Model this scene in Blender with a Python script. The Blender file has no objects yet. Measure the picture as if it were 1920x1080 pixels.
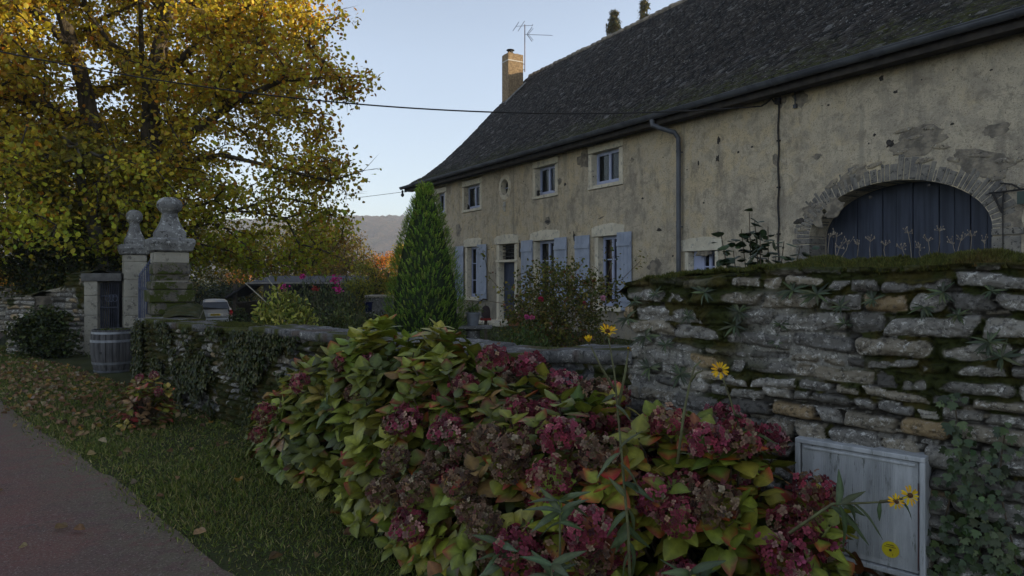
import bpy, math, random
import numpy as np
from mathutils import Vector
sc = bpy.context.scene
COL = sc.collection
R = math.radians
# ---------------------------------------------------------------- camera, sky, sun
FPX, CX, HY, EYE = 1280.0, 960.0, 517.0, 1.6
cam = bpy.data.objects.new("camera", bpy.data.cameras.new("camera"))
COL.objects.link(cam)
cam.location = (0, 0, EYE); cam.rotation_euler = (R(90), 0, 0)
cam.data.sensor_width = 36.0; cam.data.lens = 24.0
cam.data.shift_y = (HY - 540.0) / 1920.0
cam.data.clip_start = 0.05; cam.data.clip_end = 6000
sc.camera = cam
SUN_AZ, SUN_EL = 88.0, 13.0          # azimuth from +Y towards +X
world = bpy.data.worlds.new("World"); sc.world = world; world.use_nodes = True
wt = world.node_tree; bgn = wt.nodes["Background"]
sky = wt.nodes.new("ShaderNodeTexSky"); sky.sky_type = 'NISHITA'; sky.sun_disc = False
sky.sun_elevation = R(SUN_EL); sky.sun_rotation = R(SUN_AZ)
sky.air_density = 0.8; sky.dust_density = 0.2; sky.ozone_density = 1.0; sky.altitude = 200
hsv = wt.nodes.new("ShaderNodeHueSaturation"); hsv.inputs["Saturation"].default_value = 0.62
wt.links.new(sky.outputs[0], hsv.inputs["Color"]); _tc = wt.nodes.new("ShaderNodeTexCoord"); _sx = wt.nodes.new("ShaderNodeSeparateXYZ"); wt.links.new(_tc.outputs["Generated"], _sx.inputs[0])
_mr = wt.nodes.new("ShaderNodeMapRange"); wt.links.new(_sx.outputs[2], _mr.inputs[0]); _mr.inputs[1].default_value = 0.0; _mr.inputs[2].default_value = 0.30; _mr.inputs[3].default_value = 0.66; _mr.inputs[4].default_value = 1.0
wt.links.new(_mr.outputs[0], hsv.inputs["Value"]); wt.links.new(hsv.outputs[0], bgn.inputs[0]); bgn.inputs[1].default_value = 0.15
sun = bpy.data.objects.new("sun", bpy.data.lights.new("sun", 'SUN')); COL.objects.link(sun)
sun.data.energy = 4.2; sun.data.angle = R(0.6); sun.data.color = (1.0, 0.80, 0.52)
_d = Vector((math.sin(R(SUN_AZ)) * math.cos(R(SUN_EL)), math.cos(R(SUN_AZ)) * math.cos(R(SUN_EL)), math.sin(R(SUN_EL))))
sun.rotation_euler = _d.to_track_quat('Z', 'Y').to_euler(); sun.location = (30, 0, 30)
sc.view_settings.view_transform = 'Standard'; sc.view_settings.look = 'None'
sc.view_settings.exposure = 1.0; sc.view_settings.gamma = 1.0
sc.cycles.max_bounces = 5; sc.cycles.diffuse_bounces = 3; sc.cycles.glossy_bounces = 2
sc.cycles.transparent_max_bounces = 8; sc.cycles.transmission_bounces = 3; sc.cycles.volume_bounces = 0

# ---------------------------------------------------------------- numpy noise
_rs = np.random.RandomState(7)
_perm = _rs.rand(64, 64, 64)
def vnoise(p):
    p = np.asarray(p, float); i = np.floor(p).astype(int); f = p - i; f = f * f * (3 - 2 * f)
    o = 0
    for dx in (0, 1):
        for dy in (0, 1):
            for dz in (0, 1):
                w = (f[..., 0] if dx else 1 - f[..., 0]) * (f[..., 1] if dy else 1 - f[..., 1]) * (f[..., 2] if dz else 1 - f[..., 2])
                o = o + w * _perm[(i[..., 0] + dx) % 64, (i[..., 1] + dy) % 64, (i[..., 2] + dz) % 64]
    return o * 2 - 1
def fbm(p, oct=4, seed=0.0):
    p = np.asarray(p, float) + seed * 7.31; o = 0; a = 1.0; s = 0
    for k in range(oct):
        o = o + a * vnoise(p); s += a; a *= 0.5; p = p * 2.03 + 11.7
    return o / s
def noise1(x, seed=0.0, oct=3):
    x = np.atleast_1d(np.asarray(x, float)); return fbm(np.stack([x, x * 0 + seed, x * 0 + 3.1], -1), oct, seed)
def sm(a, b, x):
    t = np.clip((np.asarray(x, float) - a) / (b - a), 0, 1); return t * t * (3 - 2 * t)

# ---------------------------------------------------------------- object helpers
ORG = {}
def root(name, label, cat, loc=(0, 0, 0), group=None):
    o = bpy.data.objects.new(name, None); COL.objects.link(o); o.location = loc
    o["label"] = label; o["category"] = cat
    if group: o["group"] = group
    o.empty_display_size = 0.2
    ORG[o.name] = np.array(loc, float); return o
def tag(o, label, cat, group=None):
    o["label"] = label; o["category"] = cat
    if group: o["group"] = group
    return o
def mk(name, V, F, m, parent=None, col=None, smooth=False, loc=None, kind=None, label=None):
    """one mesh object from world-space verts; F = list of index arrays or of tuples"""
    V = np.asarray(V, float).reshape(-1, 3)
    if parent is not None: o0 = ORG[parent.name]
    else: o0 = np.array(loc if loc is not None else (0, 0, 0), float)
    me = bpy.data.meshes.new(name)
    if isinstance(F, np.ndarray): F = [F]
    if len(F) and isinstance(F[0], np.ndarray) and F[0].ndim == 2:
        tot = sum(a.size for a in F); nf = sum(len(a) for a in F)
        me.vertices.add(len(V)); me.vertices.foreach_set("co", (V - o0).ravel())
        me.loops.add(tot); me.loops.foreach_set("vertex_index", np.concatenate([a.ravel() for a in F]).astype(np.int32))
        me.polygons.add(nf)
        ls = np.concatenate([[0], np.cumsum(np.concatenate([np.full(len(a), a.shape[1]) for a in F]))[:-1]])
        me.polygons.foreach_set("loop_start", ls.astype(np.int32))
        me.update(calc_edges=True)
    else:
        me.from_pydata((V - o0).tolist(), [], [tuple(f) for f in F])
    if col is not None:
        a = me.color_attributes.new("Col", 'FLOAT_COLOR', 'POINT')
        c = np.ones((len(V), 4)); c[:, :3] = np.asarray(col).reshape(-1, 3); a.data.foreach_set("color", c.ravel())
    if smooth: me.polygons.foreach_set("use_smooth", np.ones(len(me.polygons), bool))
    if m is not None: me.materials.append(m)
    me.validate(); me.update()
    o = bpy.data.objects.new(name, me); COL.objects.link(o)
    if parent is not None:
        o.parent = parent; ORG[o.name] = o0
    else:
        o.location = o0; ORG[o.name] = o0
    if kind: o["kind"] = kind
    if label: o["label"] = label
    return o
def copy_tree(o, parent=None):
    c = o.copy(); COL.objects.link(c); c.parent = parent; ORG[c.name] = ORG.get(o.name)
    for ch in list(o.children): copy_tree(ch, c)
    return c
class MB:
    """collects shapes of ONE part"""
    def __init__(s): s.v = []; s.f = []
    def add(s, V, F):
        n = len(s.v); s.v += [tuple(p) for p in V]; s.f += [tuple(i + n for i in f) for f in F]; return s
    def hexa(s, P):   # 8 corners: 4 bottom ring, 4 top ring
        return s.add(P, [(0, 3, 2, 1), (4, 5, 6, 7), (0, 1, 5, 4), (1, 2, 6, 5), (2, 3, 7, 6), (3, 0, 4, 7)])
    def box(s, c, d, ax=None):
        c = np.array(c, float); ax = np.eye(3) if ax is None else np.array(ax, float); d = np.array(d, float) / 2
        q = [(-1, -1), (1, -1), (1, 1), (-1, 1)]
        return s.hexa([c + ax[0] * d[0] * x + ax[1] * d[1] * y + ax[2] * d[2] * z for z in (-1, 1) for x, y in q])
    def tube(s, pts, r, n=8, cap=True):
        pts = [np.array(p, float) for p in pts]; rr = r if hasattr(r, '__len__') else [r] * len(pts)
        V = []; up = np.array((0, 0, 1.0))
        for i, p in enumerate(pts):
            t = pts[min(i + 1, len(pts) - 1)] - pts[max(i - 1, 0)]; t = t / (np.linalg.norm(t) + 1e-9)
            a = np.cross(t, up)
            if np.linalg.norm(a) < 0.1: a = np.cross(t, (1.0, 0, 0))
            a /= np.linalg.norm(a); b = np.cross(t, a)
            for k in range(n):
                an = 2 * math.pi * k / n; V.append(p + rr[i] * (math.cos(an) * a + math.sin(an) * b))
        F = [(i * n + k, i * n + (k + 1) % n, (i + 1) * n + (k + 1) % n, (i + 1) * n + k) for i in range(len(pts) - 1) for k in range(n)]
        if cap: F += [tuple(range(n))[::-1], tuple((len(pts) - 1) * n + k for k in range(n))]
        return s.add(V, F)
    def lathe(s, c, prof, n=20, ax=None, sq=False):
        c = np.array(c, float); ax = np.eye(3) if ax is None else np.array(ax, float); V = []
        off = math.pi / 4 if sq else 0; k2 = 4 if sq else n
        for r, z in prof:
            for k in range(k2):
                an = 2 * math.pi * k / k2 + off; rr = r * (math.sqrt(2) if sq else 1)
                V.append(c + ax[0] * rr * math.cos(an) + ax[1] * rr * math.sin(an) + ax[2] * z)
        m = len(prof)
        F = [(i * k2 + k, i * k2 + (k + 1) % k2, (i + 1) * k2 + (k + 1) % k2, (i + 1) * k2 + k) for i in range(m - 1) for k in range(k2)]
        F += [tuple(range(k2))[::-1], tuple((m - 1) * k2 + k for k in range(k2))]
        return s.add(V, F)
    def make(s, name, m, parent=None, smooth=False, bev=0, **k):
        o = mk(name, s.v, s.f, m, parent, smooth=smooth, **k)
        if bev:
            b = o.modifiers.new("bev", 'BEVEL'); b.width = bev; b.segments = 2; b.limit_method = 'ANGLE'
        return o

# ---------------------------------------------------------------- materials
class NT:
    def __init__(s, name):
        s.m = bpy.data.materials.new(name); s.m.use_nodes = True; s.t = s.m.node_tree
        s.b = s.t.nodes["Principled BSDF"]; s.o = s.t.nodes["Material Output"]
        s.co = s.n("ShaderNodeTexCoord").outputs["Object"]
    def n(s, t, **k):
        x = s.t.nodes.new(t)
        for a, v in k.items(): setattr(x, a, v)
        return x
    def link(s, a, b): s.t.links.new(a, b)
    def setv(s, sock, v):
        if hasattr(v, "links"): s.link(v, sock)
        else:
            if hasattr(v, '__len__') and len(v) == 3 and sock.type == 'RGBA': v = (*v, 1)
            sock.default_value = v
    def noise(s, scale, detail=4, rough=0.55, co=None, stretch=None, dist=0.0):
        x = s.n("ShaderNodeTexNoise"); x.inputs["Scale"].default_value = scale; x.inputs["Detail"].default_value = detail
        x.inputs["Roughness"].default_value = rough; x.inputs["Distortion"].default_value = dist
        c = co or s.co
        if stretch:
            mp = s.n("ShaderNodeMapping"); mp.inputs["Scale"].default_value = stretch; s.link(c, mp.inputs[0]); c = mp.outputs[0]
        s.link(c, x.inputs["Vector"]); return x.outputs["Fac"]
    def ramp(s, fac, a, b, inv=False):
        x = s.n("ShaderNodeMapRange"); x.interpolation_type = 'SMOOTHSTEP'
        s.link(fac, x.inputs[0]); x.inputs[1].default_value = a; x.inputs[2].default_value = b
        if inv: x.inputs[3].default_value = 1; x.inputs[4].default_value = 0
        return x.outputs[0]
    def mix(s, fac, a, b, mode='MIX'):
        x = s.n("ShaderNodeMix", data_type='RGBA', blend_type=mode); x.clamp_factor = True
        s.setv(x.inputs[0], fac); s.setv(x.inputs[6], a); s.setv(x.inputs[7], b); return x.outputs[2]
    def math(s, op, a, b=0.0):
        x = s.n("ShaderNodeMath", operation=op); s.setv(x.inputs[0], a); s.setv(x.inputs[1], b); return x.outputs[0]
    def attr(s):
        return s.n("ShaderNodeAttribute", attribute_name="Col").outputs["Color"]
    def sep(s, c):
        x = s.n("ShaderNodeSeparateColor"); s.link(c, x.inputs[0]); return x.outputs
    def bump(s, h, strength, dist):
        x = s.n("ShaderNodeBump"); x.inputs["Strength"].default_value = strength; x.inputs["Distance"].default_value = dist
        s.link(h, x.inputs["Height"]); s.link(x.outputs[0], s.b.inputs["Normal"]); return x
    def fin(s, col=None, rough=0.8, spec=0.3, metal=0.0):
        if col is not None: s.setv(s.b.inputs["Base Color"], col)
        s.setv(s.b.inputs["Roughness"], rough); s.b.inputs["Specular IOR Level"].default_value = spec
        s.b.inputs["Metallic"].default_value = metal; return s.m
def simple(name, c1, c2=None, scale=8, rough=0.8, bump=0.3, bd=0.01, bs=30, spec=0.3, metal=0.0, detail=5, lo=0.35, hi=0.65, stretch=None):
    t = NT(name); c2 = c2 or tuple(x * 0.6 for x in c1)
    col = t.mix(t.ramp(t.noise(scale, detail, stretch=stretch), lo, hi), c1, c2)
    if bump: t.bump(t.noise(bs, 5, 0.6, stretch=stretch), bump, bd)
    return t.fin(col, rough, spec, metal)
def leafmat(name, trans=0.35, rough=0.5, spec=0.25, nscale=40, dark=0.75):
    """colour comes per leaf from the Col attribute; light passes through the blade"""
    t = NT(name); c = t.attr()
    c = t.mix(t.ramp(t.noise(nscale, 3), 0.35, 0.7), c, t.mix(1.0, c, (dark, dark, dark), 'MULTIPLY'))
    t.fin(c, rough, spec)
    tr = t.n("ShaderNodeBsdfTranslucent"); t.link(c, tr.inputs[0])
    mx = t.n("ShaderNodeMixShader"); mx.inputs[0].default_value = trans
    t.link(t.b.outputs[0], mx.inputs[1]); t.link(tr.outputs[0], mx.inputs[2]); t.link(mx.outputs[0], t.o.inputs[0])
    return t.m
# ---------------------------------------------------------------- instanced leaf clouds (as one real mesh)
def frames(dirs, norms):
    d = dirs / (np.linalg.norm(dirs, axis=1, keepdims=True) + 1e-9)
    n = norms - d * (norms * d).sum(1, keepdims=True); n = n / (np.linalg.norm(n, axis=1, keepdims=True) + 1e-9)
    return d, np.cross(n, d), n
def scatter(TV, TF, P, D, N, S, C=None, TC=None):
    """template verts TV (x = width, y = length, z = normal)"""
    TV = np.asarray(TV, float); TF = [np.asarray(f) for f in TF]; P = np.asarray(P, float); S = np.asarray(S, float)
    if S.ndim == 0: S = np.full(len(P), float(S))
    if S.ndim == 1: S = np.repeat(S[:, None], 3, 1)
    d, x, n = frames(np.asarray(D, float), np.asarray(N, float))
    L = TV[None] * S[:, None, :]
    V = P[:, None] + L[..., 0:1] * x[:, None] + L[..., 1:2] * d[:, None] + L[..., 2:3] * n[:, None]
    k = len(TV); F = [(f[None] + (np.arange(len(P)) * k)[:, None, None]).reshape(-1, f.shape[1]) for f in TF]
    c = None
    if C is not None:
        c = np.repeat(np.asarray(C, float)[:, None], k, 1)
        if TC is not None: c = c * np.asarray(TC)[None]
        c = c.reshape(-1, 3)
    return V.reshape(-1, 3), F, c
def pal(rs, n, cols, w=None, var=0.2):
    cols = np.array(cols, float); i = rs.choice(len(cols), n, p=None if w is None else np.array(w) / sum(w))
    return np.clip(cols[i] * (1 + var * rs.randn(n, 1)) * (1 + 0.06 * rs.randn(n, 3)), 0.003, 1)
def at(px, py, Y):
    return np.array(((px - CX) / FPX * Y, Y, EYE + (HY - py) / FPX * Y))
LEAF6 = (np.array([(0, 0, 0), (.36, .3, .06), (.34, .68, .03), (0, 1, -.06), (-.34, .68, .03), (-.36, .3, .06)]), [np.array([[0, 1, 2, 3], [0, 3, 4, 5]])])
LEAF4 = (np.array([(0, 0, 0), (.34, .5, .05), (0, 1, 0), (-.34, .5, .05)]), [np.array([[0, 1, 2, 3]])])
BLADE = (np.array([(-.5, 0, 0), (.5, 0, 0), (.3, .55, .12), (-.3, .55, .12), (0, 1, .4)]), [np.array([[0, 1, 2, 3]]), np.array([[3, 2, 4]])])
# ================================================================ HOUSE
HO = np.array((-4.198, 29.69, 0.0)); HD = np.array((0.497, -0.868, 0.0)); HD /= np.linalg.norm(HD)
HN = np.array((HD[1], -HD[0], 0.0)); HZ = np.array((0, 0, 1.0)); HAX = (HD, HN, HZ)      # HN points out towards the road
def HP(s, n, z): return HO + HD * s + HN * n + HZ * z
def hs(px): return (29.69 - 16390.0 / (px - 227.0)) / 0.868
def hz(px, py): return EYE + (HY - py) / (0.0781 * (px - 227.0))
def hbox(mb, s0, s1, n0, n1, z0, z1): return mb.box(HP((s0 + s1) / 2, (n0 + n1) / 2, (z0 + z1) / 2), (s1 - s0, n1 - n0, z1 - z0), HAX)
HLEN = 44.0  # near end stretched out of view so the house shades the foreground
rs = np.random.RandomState(3)
# --- materials
def plaster():
    t = NT("lime_render"); co = t.co
    big = t.noise(0.40, 7, 0.68); mid = t.noise(2.6, 6, 0.65, dist=0.6); fine = t.noise(28, 4, 0.7); pits = t.noise(60, 2, 0.5)
    c = t.mix(t.ramp(big, 0.45, 0.55), (0.63, 0.51, 0.33), (0.45, 0.385, 0.295))
    c = t.mix(t.ramp(mid, 0.40, 0.60), c, (0.60, 0.51, 0.375))
    c = t.mix(t.math('MULTIPLY', t.ramp(t.noise(1.3, 8, 0.75, stretch=(1, 1, 0.5)), 0.52, 0.64), 0.75), c, (0.26, 0.225, 0.18))
    c = t.mix(t.math('MULTIPLY', t.ramp(t.noise(5.0, 8, 0.72, dist=0.5), 0.50, 0.66), 0.55), c, (0.28, 0.235, 0.175))
    c = t.mix(t.math('MULTIPLY', t.ramp(t.noise(15, 7, 0.8), 0.54, 0.66), 0.28), c, (0.74, 0.68, 0.56))
    c = t.mix(t.math('MULTIPLY', t.ramp(fine, 0.53, 0.70), 0.6), c, (0.20, 0.175, 0.14))
    c = t.mix(t.math('MULTIPLY', t.ramp(pits, 0.62, 0.72), 0.8), c, (0.07, 0.06, 0.05))
    c = t.mix(t.math('MULTIPLY', t.ramp(t.noise(1.0, 6, 0.7, stretch=(3.2, 3.2, 0.16)), 0.53, 0.68), 0.55), c, (0.27, 0.24, 0.195))
    c = t.mix(t.math('MULTIPLY', t.ramp(t.noise(2.3, 9, 0.8, dist=1.2), 0.555, 0.60), 0.5), c, (0.25, 0.215, 0.165))
    # damp grey-green foot of the wall
    sx = t.n("ShaderNodeSeparateXYZ"); t.link(co, sx.inputs[0])
    zz = t.math('ADD', sx.outputs[2], t.math('MULTIPLY', t.noise(1.4, 5), 1.8))
    c = t.mix(t.math('MULTIPLY', t.ramp(zz, 1.7, 3.1, inv=True), 0.55), c, (0.16, 0.155, 0.14))
    h = t.math('ADD', t.math('MULTIPLY', fine, 0.5), t.math('ADD', t.math('MULTIPLY', pits, 0.35), t.math('MULTIPLY', mid, 0.8)))
    t.bump(h, 0.9, 0.045); return t.fin(c, 0.95, 0.15)
M_plaster = plaster()
M_rough = simple("old_mortar", (0.33, 0.28, 0.21), (0.15, 0.13, 0.105), 6, bump=0.9, bd=0.03, bs=22)
def lichen_stone(name, a, b, li=(0.50, 0.49, 0.45), sc=5.0, amt=0.56, dark=(0.06, 0.055, 0.05), moss=0.0):
    t = NT(name); c = t.mix(t.ramp(t.noise(sc, 6, 0.65), 0.35, 0.65), a, b)
    c = t.mix(t.ramp(t.noise(sc * 3.3, 5, 0.7), 0.55, 0.62), c, dark)
    c = t.mix(t.ramp(t.noise(sc * 4.1, 6, 0.75, dist=0.4), amt, amt + 0.06), c, li)
    if moss: c = t.mix(t.ramp(t.noise(sc * 0.8, 5, 0.7), 1 - moss, 1.06 - moss), c, (0.05, 0.06, 0.012))
    t.bump(t.noise(sc * 7, 6, 0.7), 0.7, 0.02); return t.fin(c, 0.92, 0.2)
M_surround = lichen_stone("dressed_limestone", (0.74, 0.67, 0.53), (0.60, 0.54, 0.42), (0.80, 0.74, 0.62), 2.2, .6, (.44, .40, .33))
M_vouss = lichen_stone("arch_stone", (0.27, 0.245, 0.205), (0.15, 0.14, 0.13), (0.36, 0.33, 0.28), 5, 0.6)
M_paint = simple("pale_lilac_paint", (0.45, 0.49, 0.68), (0.38, 0.42, 0.60), 3, 0.45, 0.1, 0.002, 60)
M_shut = simple("blue_grey_shutter_paint", (0.36, 0.40, 0.50), (0.28, 0.315, 0.40), 2.5, 0.5, 0.25, 0.003, 50)
M_door = simple("dark_blue_paint", (0.035, 0.05, 0.10), (0.025, 0.035, 0.07), 4, 0.5, 0.2, 0.003, 40)
M_barn = simple("slate_blue_planks", (0.052, 0.061, 0.090), (0.028, 0.034, 0.052), 1.6, 0.6, 0.5, 0.006, 20, stretch=(6, 6, 0.5))
M_zinc = simple("weathered_zinc", (0.115, 0.12, 0.135), (0.07, 0.073, 0.085), 2.5, 0.5, 0.1, 0.004, 30, metal=0.3)
M_dark = simple("dark_iron", (0.02, 0.02, 0.022), (0.035, 0.028, 0.022), 20, 0.6, 0.2, 0.002)
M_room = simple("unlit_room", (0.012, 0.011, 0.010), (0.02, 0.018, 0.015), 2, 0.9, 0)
M_curt = simple("grey_curtain", (0.36, 0.34, 0.30), (0.20, 0.19, 0.17), 6, 0.9, 0.3, 0.02, 9, stretch=(9, 9, 0.4))
M_curto = simple("orange_curtain", (0.50, 0.15, 0.05), (0.32, 0.09, 0.03), 6, 0.9, 0.3, 0.02, 9, stretch=(9, 9, 0.4))
def glassmat():
    t = NT("window_glass"); t.fin((0.01, 0.012, 0.014), 0.06, 0.6)
    tr = t.n("ShaderNodeBsdfTransparent"); tr.inputs[0].default_value = (0.75, 0.78, 0.76, 1)
    mx = t.n("ShaderNodeMixShader"); mx.inputs[0].default_value = 0.62
    t.link(t.b.outputs[0], mx.inputs[1]); t.link(tr.outputs[0], mx.inputs[2]); t.link(mx.outputs[0], t.o.inputs[0])
    t.bump(t.noise(2.0, 2), 0.15, 0.01); return t.m
M_glass = glassmat()
def tilemat():
    t = NT("flat_clay_tiles"); c = t.attr()
    c = t.mix(t.ramp(t.noise(26, 5, 0.7), 0.5, 0.66), c, (0.03, 0.027, 0.025))
    c = t.mix(t.ramp(t.noise(13, 7, 0.8), 0.575, 0.62), c, (0.30, 0.29, 0.27))
    sx = t.n("ShaderNodeSeparateXYZ"); t.link(t.co, sx.inputs[0])
    z = t.math('SUBTRACT', sx.outputs[2], t.math('MULTIPLY', t.noise(1.6, 5, 0.7), 4.2))
    c = t.mix(t.math('MULTIPLY', t.ramp(z, 3.1, 4.3, inv=True), t.ramp(t.noise(9, 5, 0.7), 0.42, 0.56)), c, (0.052, 0.055, 0.012))
    t.bump(t.noise(40, 4, 0.7), 0.7, 0.012); return t.fin(c, 0.85, 0.25)
M_tile = tilemat()
M_brick = simple("chimney_render", (0.33, 0.235, 0.13), (0.20, 0.135, 0.075), 12, bump=0.8, bd=0.03, bs=30)

house = root("farmhouse", "long stone farmhouse with dark tiled roof, blue shutters and arched barn door", "farmhouse", HP(0, 0, 0))

# --- openings (s0, s1, z0, z1)
UP = [(819, 834, 4.12, 4.92), (873, 900, 4.05, 4.91), (1008, 1041, 4.06, 4.92), (1115, 1161, 4.04, 4.92)]
GR = [(879, 897, 0.83, 2.66), (1004, 1041, 0.83, 2.67), (1122, 1160, 0.80, 2.65)]
def srange(a, b): return hs(a), hs(b)
wins = []
for a, b, z0, z1 in UP: s0, s1 = srange(a, b); wins.append((s0 - (0.12 if b > 850 else 0.05), s1, z0, z1, 'up'))
for a, b, z0, z1 in GR: s0, s1 = srange(a, b); wins.append((s0 if b > 900 else s0 - .12, s1, z0, z1, 'gr'))
smw = (hs(1291), hs(1341), 1.45, 2.15)
door = (hs(936), hs(965), 0.12, 2.66)
ocu = (hs(947), 4.55, 0.33)
ax0, ax1 = hs(1518), hs(1862); AC = (ax0 + ax1) / 2; AA = (ax1 - ax0) / 2; ASP, ARISE = 2.30, 0.88
def wall_with_holes():
    cu = bpy.data.curves.new("tmp", 'CURVE'); cu.dimensions = '2D'; cu.fill_mode = 'BOTH'; cu.extrude = 0.25
    def sp(pts):
        q = cu.splines.new('POLY'); q.points.add(len(pts) - 1); q.use_cyclic_u = True
        for i, (x, y) in enumerate(pts): q.points[i].co = (x, y, 0, 1)
    sp([(0, -1.6), (HLEN, -1.6), (HLEN, 5.33), (0, 5.42)])
    J = 0.15
    for s0, s1, z0, z1, k in wins: sp([(s0 - J, z0 - .12), (s1 + J, z0 - .12), (s1 + J, z1 + .24), (s0 - J, z1 + .24)])
    s0, s1, z0, z1 = door; sp([(s0 - .17, z0), (s1 + .13, z0), (s1 + .13, z1 + .3), (s0 - .17, z1 + .3)])
    s0, s1, z0, z1 = smw; sp([(s0 - .1, z0 - .1), (s1 + .1, z0 - .1), (s1 + .1, z1 + .24), (s0 - .1, z1 + .24)])
    sp([(ocu[0] + 0.36 * math.cos(a), ocu[1] + 0.36 * math.sin(a)) for a in np.linspace(0, 2 * math.pi, 28, endpoint=False)])
    arch = [(ax0, 0.0), (ax1, 0.0)] + [(AC + AA * math.cos(a), ASP + ARISE * math.sin(a)) for a in np.linspace(0, math.pi, 34)]
    sp(arch)
    ob = bpy.data.objects.new("tmp", cu); me = bpy.data.meshes.new_from_object(ob)
    V = [HP(v.co.x, -0.25 + v.co.z, v.co.y) for v in me.vertices]; F = [tuple(p.vertices) for p in me.polygons]
    bpy.data.objects.remove(ob); bpy.data.curves.remove(cu); bpy.data.meshes.remove(me)
    return V, F
# --- roof profile
PW = [0, 1, 2, 3, 4, 5, 6, 6.5]; PZ = [5.43, 5.99, 6.78, 7.72, 8.77, 9.82, 10.78, 11.25]
def rz(w, s=0): return np.interp(w, PW, PZ) - 0.0095 * s * (1 - np.asarray(w) / 6.5)
EAVE = 0.45
V, F = wall_with_holes()
mb = MB().add(V, F)
for s0, s1 in ((0.02, 0.5), (HLEN - .5, HLEN - .02)):         # gable walls
    prof = [(w, rz(w) - 0.12) for w in (0.5, 1, 2, 3, 4, 5, 6, 6.5)]; prof += [(13 - w, z) for w, z in prof[::-1][1:]]
    ring = [(-0.5, -1.5)] + [(EAVE - w, z) for w, z in prof if w > .95] + [(-11.6, -1.5)]
    P0 = [HP(s0, n, z) for n, z in ring]; P1 = [HP(s1, n, z) for n, z in ring]; k = len(ring)
    mb.add(P0 + P1, [tuple(range(k)), tuple(range(k, 2 * k))[::-1]] + [(i, i + k, (i + 1) % k + k, (i + 1) % k) for i in range(k)])
hbox(mb, 0.5, HLEN - .5, -12.1, -11.6, -1.5, 5.3)
mb.make("wall", M_plaster, house)

# tiles
w_a = np.linspace(0, 6.5, 400); arc = np.concatenate([[0], np.cumsum(np.hypot(np.diff(w_a), np.diff(rz(w_a))))]); ALEN = arc[-1]
def slope_pt(a, s):
    w = np.interp(a, arc, w_a); return w, rz(w, s)
P = []; D = []; N = []; C = []; S = []
CR = 0.115; TWd = 0.175; ncr = int(ALEN / CR)
base = np.array([(0.028, 0.024, 0.021), (0.042, 0.035, 0.030), (0.015, 0.014, 0.013), (0.066, 0.057, 0.05), (0.14, 0.132, 0.125)])
for i in range(ncr):
    sv = -0.33 + (i % 2) * 0.5 * TWd + TWd * np.arange(int(28.0 / TWd)) + 0.006 * rs.randn(int(28.0 / TWd))
    sag = 0.03 * noise1(sv * 0.6, 5) + 0.025 * noise1(sv * .25, 9)
    w, z = slope_pt(i * CR, sv); w2, z2 = slope_pt(min(i * CR + 0.2, ALEN), sv); n = len(sv)
    pts = HO + HD * sv[:, None] + HN * (EAVE - w) + HZ * (z + sag)[:, None]
    dd = HN * (-(w2 - w)) + HZ * np.asarray(z2 - z)[:, None]; dd = dd / np.linalg.norm(dd, axis=1, keepdims=True)
    nn = np.cross(np.broadcast_to(HD, (n, 3)), dd); nn *= np.sign(nn[:, 2:3])
    dd = dd + nn * (-0.085 + 0.055 * rs.randn(n))[:, None] + HD * (0.03 * rs.randn(n))[:, None]
    nn = nn + HD * (0.03 * rs.randn(n))[:, None]
    P.append(pts + nn * 0.022 + dd * (0.008 * rs.randn(n))[:, None]); D.append(dd); N.append(nn)
    C.append(base[rs.choice(5, n, p=[.34, .28, .24, .115, .025])] * (1 + .16 * rs.randn(n, 1)).clip(.4, 1.6)); S.append(np.full(n, 1.0))
TT = np.array([(-.082, 0, 0), (.082, 0, 0), (.082, .22, 0), (-.082, .22, 0), (-.082, 0, -.024), (.082, 0, -.024), (.082, .22, -.016), (-.082, .22, -.016)])
TF = [np.array([[0, 1, 2, 3], [4, 5, 1, 0], [5, 6, 2, 1], [7, 4, 0, 3]])]
V, F, c = scatter(TT, TF, np.concatenate(P), np.concatenate(D), np.concatenate(N), np.concatenate(S), np.concatenate(C).clip(.01, 1))
# base sheet under the tiles + plain far and rear slopes
roofV = [V]; roofF = list(F); off = len(V); cc = [c]
def sheet(fs, svals, wvals, lift, mirror=False):
    global off
    G = np.array([[HP(s, (EAVE - w) if not mirror else (-12.1 - EAVE + w), rz(w, s) + lift) for w in wvals] for s in svals])
    a, b = len(svals), len(wvals); I = np.arange(a * b).reshape(a, b)
    q = np.stack([I[:-1, :-1], I[1:, :-1], I[1:, 1:], I[:-1, 1:]], -1).reshape(-1, 4) + off
    roofV.append(G.reshape(-1, 3)); roofF.append(q); cc.append(np.tile((0.04, 0.034, 0.03), (a * b, 1))); off += a * b
sheet(0, [-.33, 27.6], list(w_a[::25]) + [6.5], -0.03); sheet(0, [27.5, HLEN + .3], list(w_a[::25]) + [6.5], 0.0)
sheet(0, [-.33, HLEN + .3], list(w_a[::25]) + [6.5], 0.0, True)
roof = mk("roof", np.concatenate(roofV), roofF, M_tile, house, col=np.concatenate(cc))
mb = MB()
for k in range(int((HLEN + .6) / .36)):
    s0 = -.33 + k * .36; dz = 0.012 * rs.randn()
    mb.tube([HP(s0, EAVE - 6.5, 11.22 + dz), HP(s0 + .1, EAVE - 6.5, 11.24 + dz), HP(s0 + .375, EAVE - 6.5, 11.2 + dz)], [.135, .12, .11], 8)
mb.make("ridge_tile", M_rough, roof)
mb = MB()     # verge mortar at the far gable
mb.tube([HP(-.34, EAVE - w, rz(w) - .02) for w in np.linspace(0, 6.5, 20)], .035, 6); mb.make("verge", M_rough, roof)
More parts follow.
